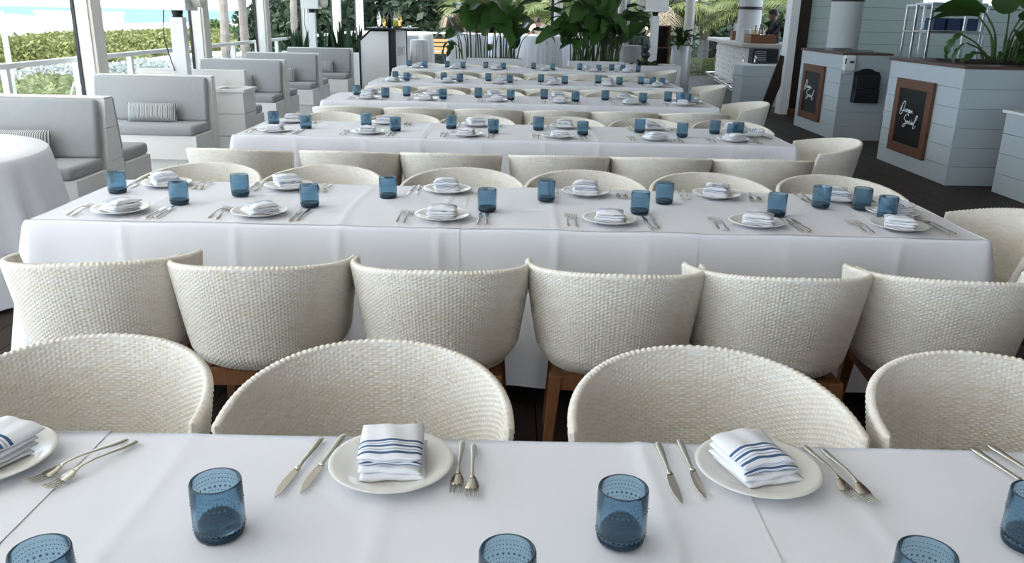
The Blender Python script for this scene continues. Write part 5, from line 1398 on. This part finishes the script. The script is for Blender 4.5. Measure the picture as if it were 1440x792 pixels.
# palm trees
def frond_mesh(L, m, seed, droop=1.3, nl=26, ll=0.55):
    r = random.Random(seed); mb = MB()
    pts = []; y = z = 0; a = 0.5
    N = 16
    for k in range(N + 1):
        pts.append(Vector((0, y, z))); a2 = 0.55 - droop * (k / N) ** 1.3
        y += L / N * math.cos(a2); z += L / N * math.sin(a2)
    mb.tube(pts, [0.03 * (1 - 0.85 * k / N) for k in range(N + 1)], 5)
    for k in range(nl):
        t = 0.12 + 0.86 * k / nl; i = min(N - 1, int(t * N)); fr = t * N - i
        p = pts[i].lerp(pts[i + 1], fr); d = (pts[i + 1] - pts[i]).normalized()
        l = ll * math.sin(PI * min(1, t * 0.85 + 0.12)) + 0.08
        for s_ in (-1, 1):
            dirv = (Vector((s_, 0, -0.35 + r.uniform(-0.2, 0.2))) + d * 0.75).normalized()
            w = d * 0.022
            tip = p + dirv * l + Vector((0, 0, -0.12 * l))
            mid_ = p + dirv * l * 0.5
            mb.add([p - w * 0.6, p + w * 0.6, mid_ + w, tip, mid_ - w], [(0, 1, 2, 4), (4, 2, 3)])
    return mb.mesh('frond', m)
FR = [frond_mesh(1.9, 'leaf_palm', 1), frond_mesh(1.7, 'leaf_palm', 2, 1.7), frond_mesh(1.3, 'leaf_palm_dry', 3, 2.2, 15, 0.4), frond_mesh(1.7, 'leaf_palm', 4, 0.8)]
def palm(x, y, z, h, lean, label, nf=16, crown=True, r0=0.14, dry=3, sc=1.0):
    t = empty('palm_tree', (x, y, z), random.uniform(0, 6), label, 'tree', 'palm trees')
    pts = [(0, 0, 0), (lean * 0.15, 0, h * 0.3), (lean * 0.5, 0, h * 0.65), (lean, 0, h)]
    cp = catmull(pts, 8); n_ = len(cp)
    obj('trunk', MB().tube(cp, [r0 * (1.15 - 0.35 * k / n_) * (1.06 if k % 2 else 0.97) for k in range(n_)], 10).mesh('trunk', 'bark'), t)
    if crown:
        for k in range(nf):
            dryk = k < dry
            obj('frond', FR[2] if dryk else FR[random.choice((0, 1, 3))], t, (lean, 0, h), (random.uniform(-0.4, 0.9) if not dryk else -0.6, 0, 2 * PI * k / nf + random.uniform(-0.2, 0.2)), (sc, sc, sc))
    return t
random.seed(77)
palm(-8.25, 24.2, GZ, 5.0, -0.7, 'curved bare palm trunk left of the second window post', crown=True, r0=0.12)
palm(-8.2, 25.8, GZ, 5.2, 0.1, 'straight bare palm trunk just right of the curved one', r0=0.12)
palm(-7.4, 28.5, GZ, 5.0, 0.2, 'palm trunk behind the third window post', r0=0.115)
for i, (x, y, h, s) in enumerate(sorted(((-1.6, 29.5, 1.9, 1.2), (0.2, 30.0, 1.2, 1.3), (1.6, 29.0, 1.5, 1.2), (4.6, 28.0, 2.0, 1.1), (6.2, 28.5, 1.6, 1.2), (7.6, 27.5, 1.9, 1.1), (-0.7, 33.0, 2.4, 1.3), (3.0, 31.5, 2.2, 1.3)), key=lambda q: q[0] / q[1])):
    palm(x, y, -0.1, h, random.uniform(-0.3, 0.3), 'feathery palm beyond the far railing, %s palm from left there' % ORD[i], nf=20, dry=5 if i in (0, 3, 5) else 1, sc=s, r0=0.17)
# dark trees behind the far end
DM = [leaf_cloud(3600, 2.4, 1.8, 2.6, 0.20, 'leaf_tree_dark', s, shell=0.45) for s in (41, 42)]
for i, (x, y, s) in enumerate(sorted(((-7.6, 33.0, 0.95), (-5.4, 32.0, 1.0), (-3.6, 31.5, 1.0), (-1.9, 33.5, 1.0), (5.0, 34.0, 1.1), (8.2, 33.0, 1.2), (11.0, 32.0, 1.2), (1.5, 37.0, 1.2), (-10, 37.0, 0.9)), key=lambda q: q[0] / q[1])):
    t = empty('dark_tree', (x, y, -0.1), i * 0.7, 'dense dark green tree beyond the far end, number %s from the bar station' % ORD[i], 'tree', 'dark trees at the far end')
    t['label'] = 'dense dark green tree beyond the far end, %s from left' % ORD[i]
    obj('foliage', DM[i % 2], t, (0, 0, 0.0), (0, 0, 0), (s, s, s)); obj('trunk', MB().tube([(0, 0, 0), (0.1, 0.05, 2.0)], [0.16, 0.08], 8).mesh('trunk', 'bark'), t)
# low bright shrubs seen under the bar end
for i, (x, y) in enumerate(((4.0, 26.6), (5.0, 26.3), (6.0, 26.5), (7.0, 26.2))):
    o = obj('terrace_shrub', SM[0] if False else HM[i % 3], None, (x, y, -0.1), (0, 0, i), (0.35, 0.35, 0.5)); tag(o, 'low yellow-green shrub behind the dark railing, %s from left' % ORD[i], 'shrub', 'terrace shrubs')
# beach: white lamp post, huts
o = empty('lamp_post', (-9.32, 15.6, GZ), 0, 'thin white post with a small arm standing in the hedge', 'post')
obj('pole', MB().tube([(0, 0, 0), (0, 0, 1.9)], [0.055, 0.045], 8).mesh('pole', 'far_white'), o)
obj('arm', MB().tube([(0, 0, 1.82), (0.25, 0.05, 1.84), (0.40, 0.08, 1.76)], 0.02, 6).mesh('arm', 'far_white'), o)
for i, (x, y, w, h) in enumerate(((-45, 49.0, 8.0, 1.5), (-43, 56.0, 1.6, 1.0), (-44, 75.0, 3.0, 1.2), (-40, 79.0, 7.0, 1.6))):
    r_ = empty('beach_hut', (x, y, GZ), 0, 'bleached white hut on the sand, %s from left' % ORD[i], 'hut', 'beach huts')
    obj('walls', MB().box(-w / 2, w / 2, -1, 1, 0, h * 0.85).mesh('walls', 'far_white'), r_)
    obj('roof', MB().box(-w / 2 - 0.1, w / 2 + 0.1, -1.1, 1.1, h * 0.85, h).mesh('roof', 'far_white'), r_)
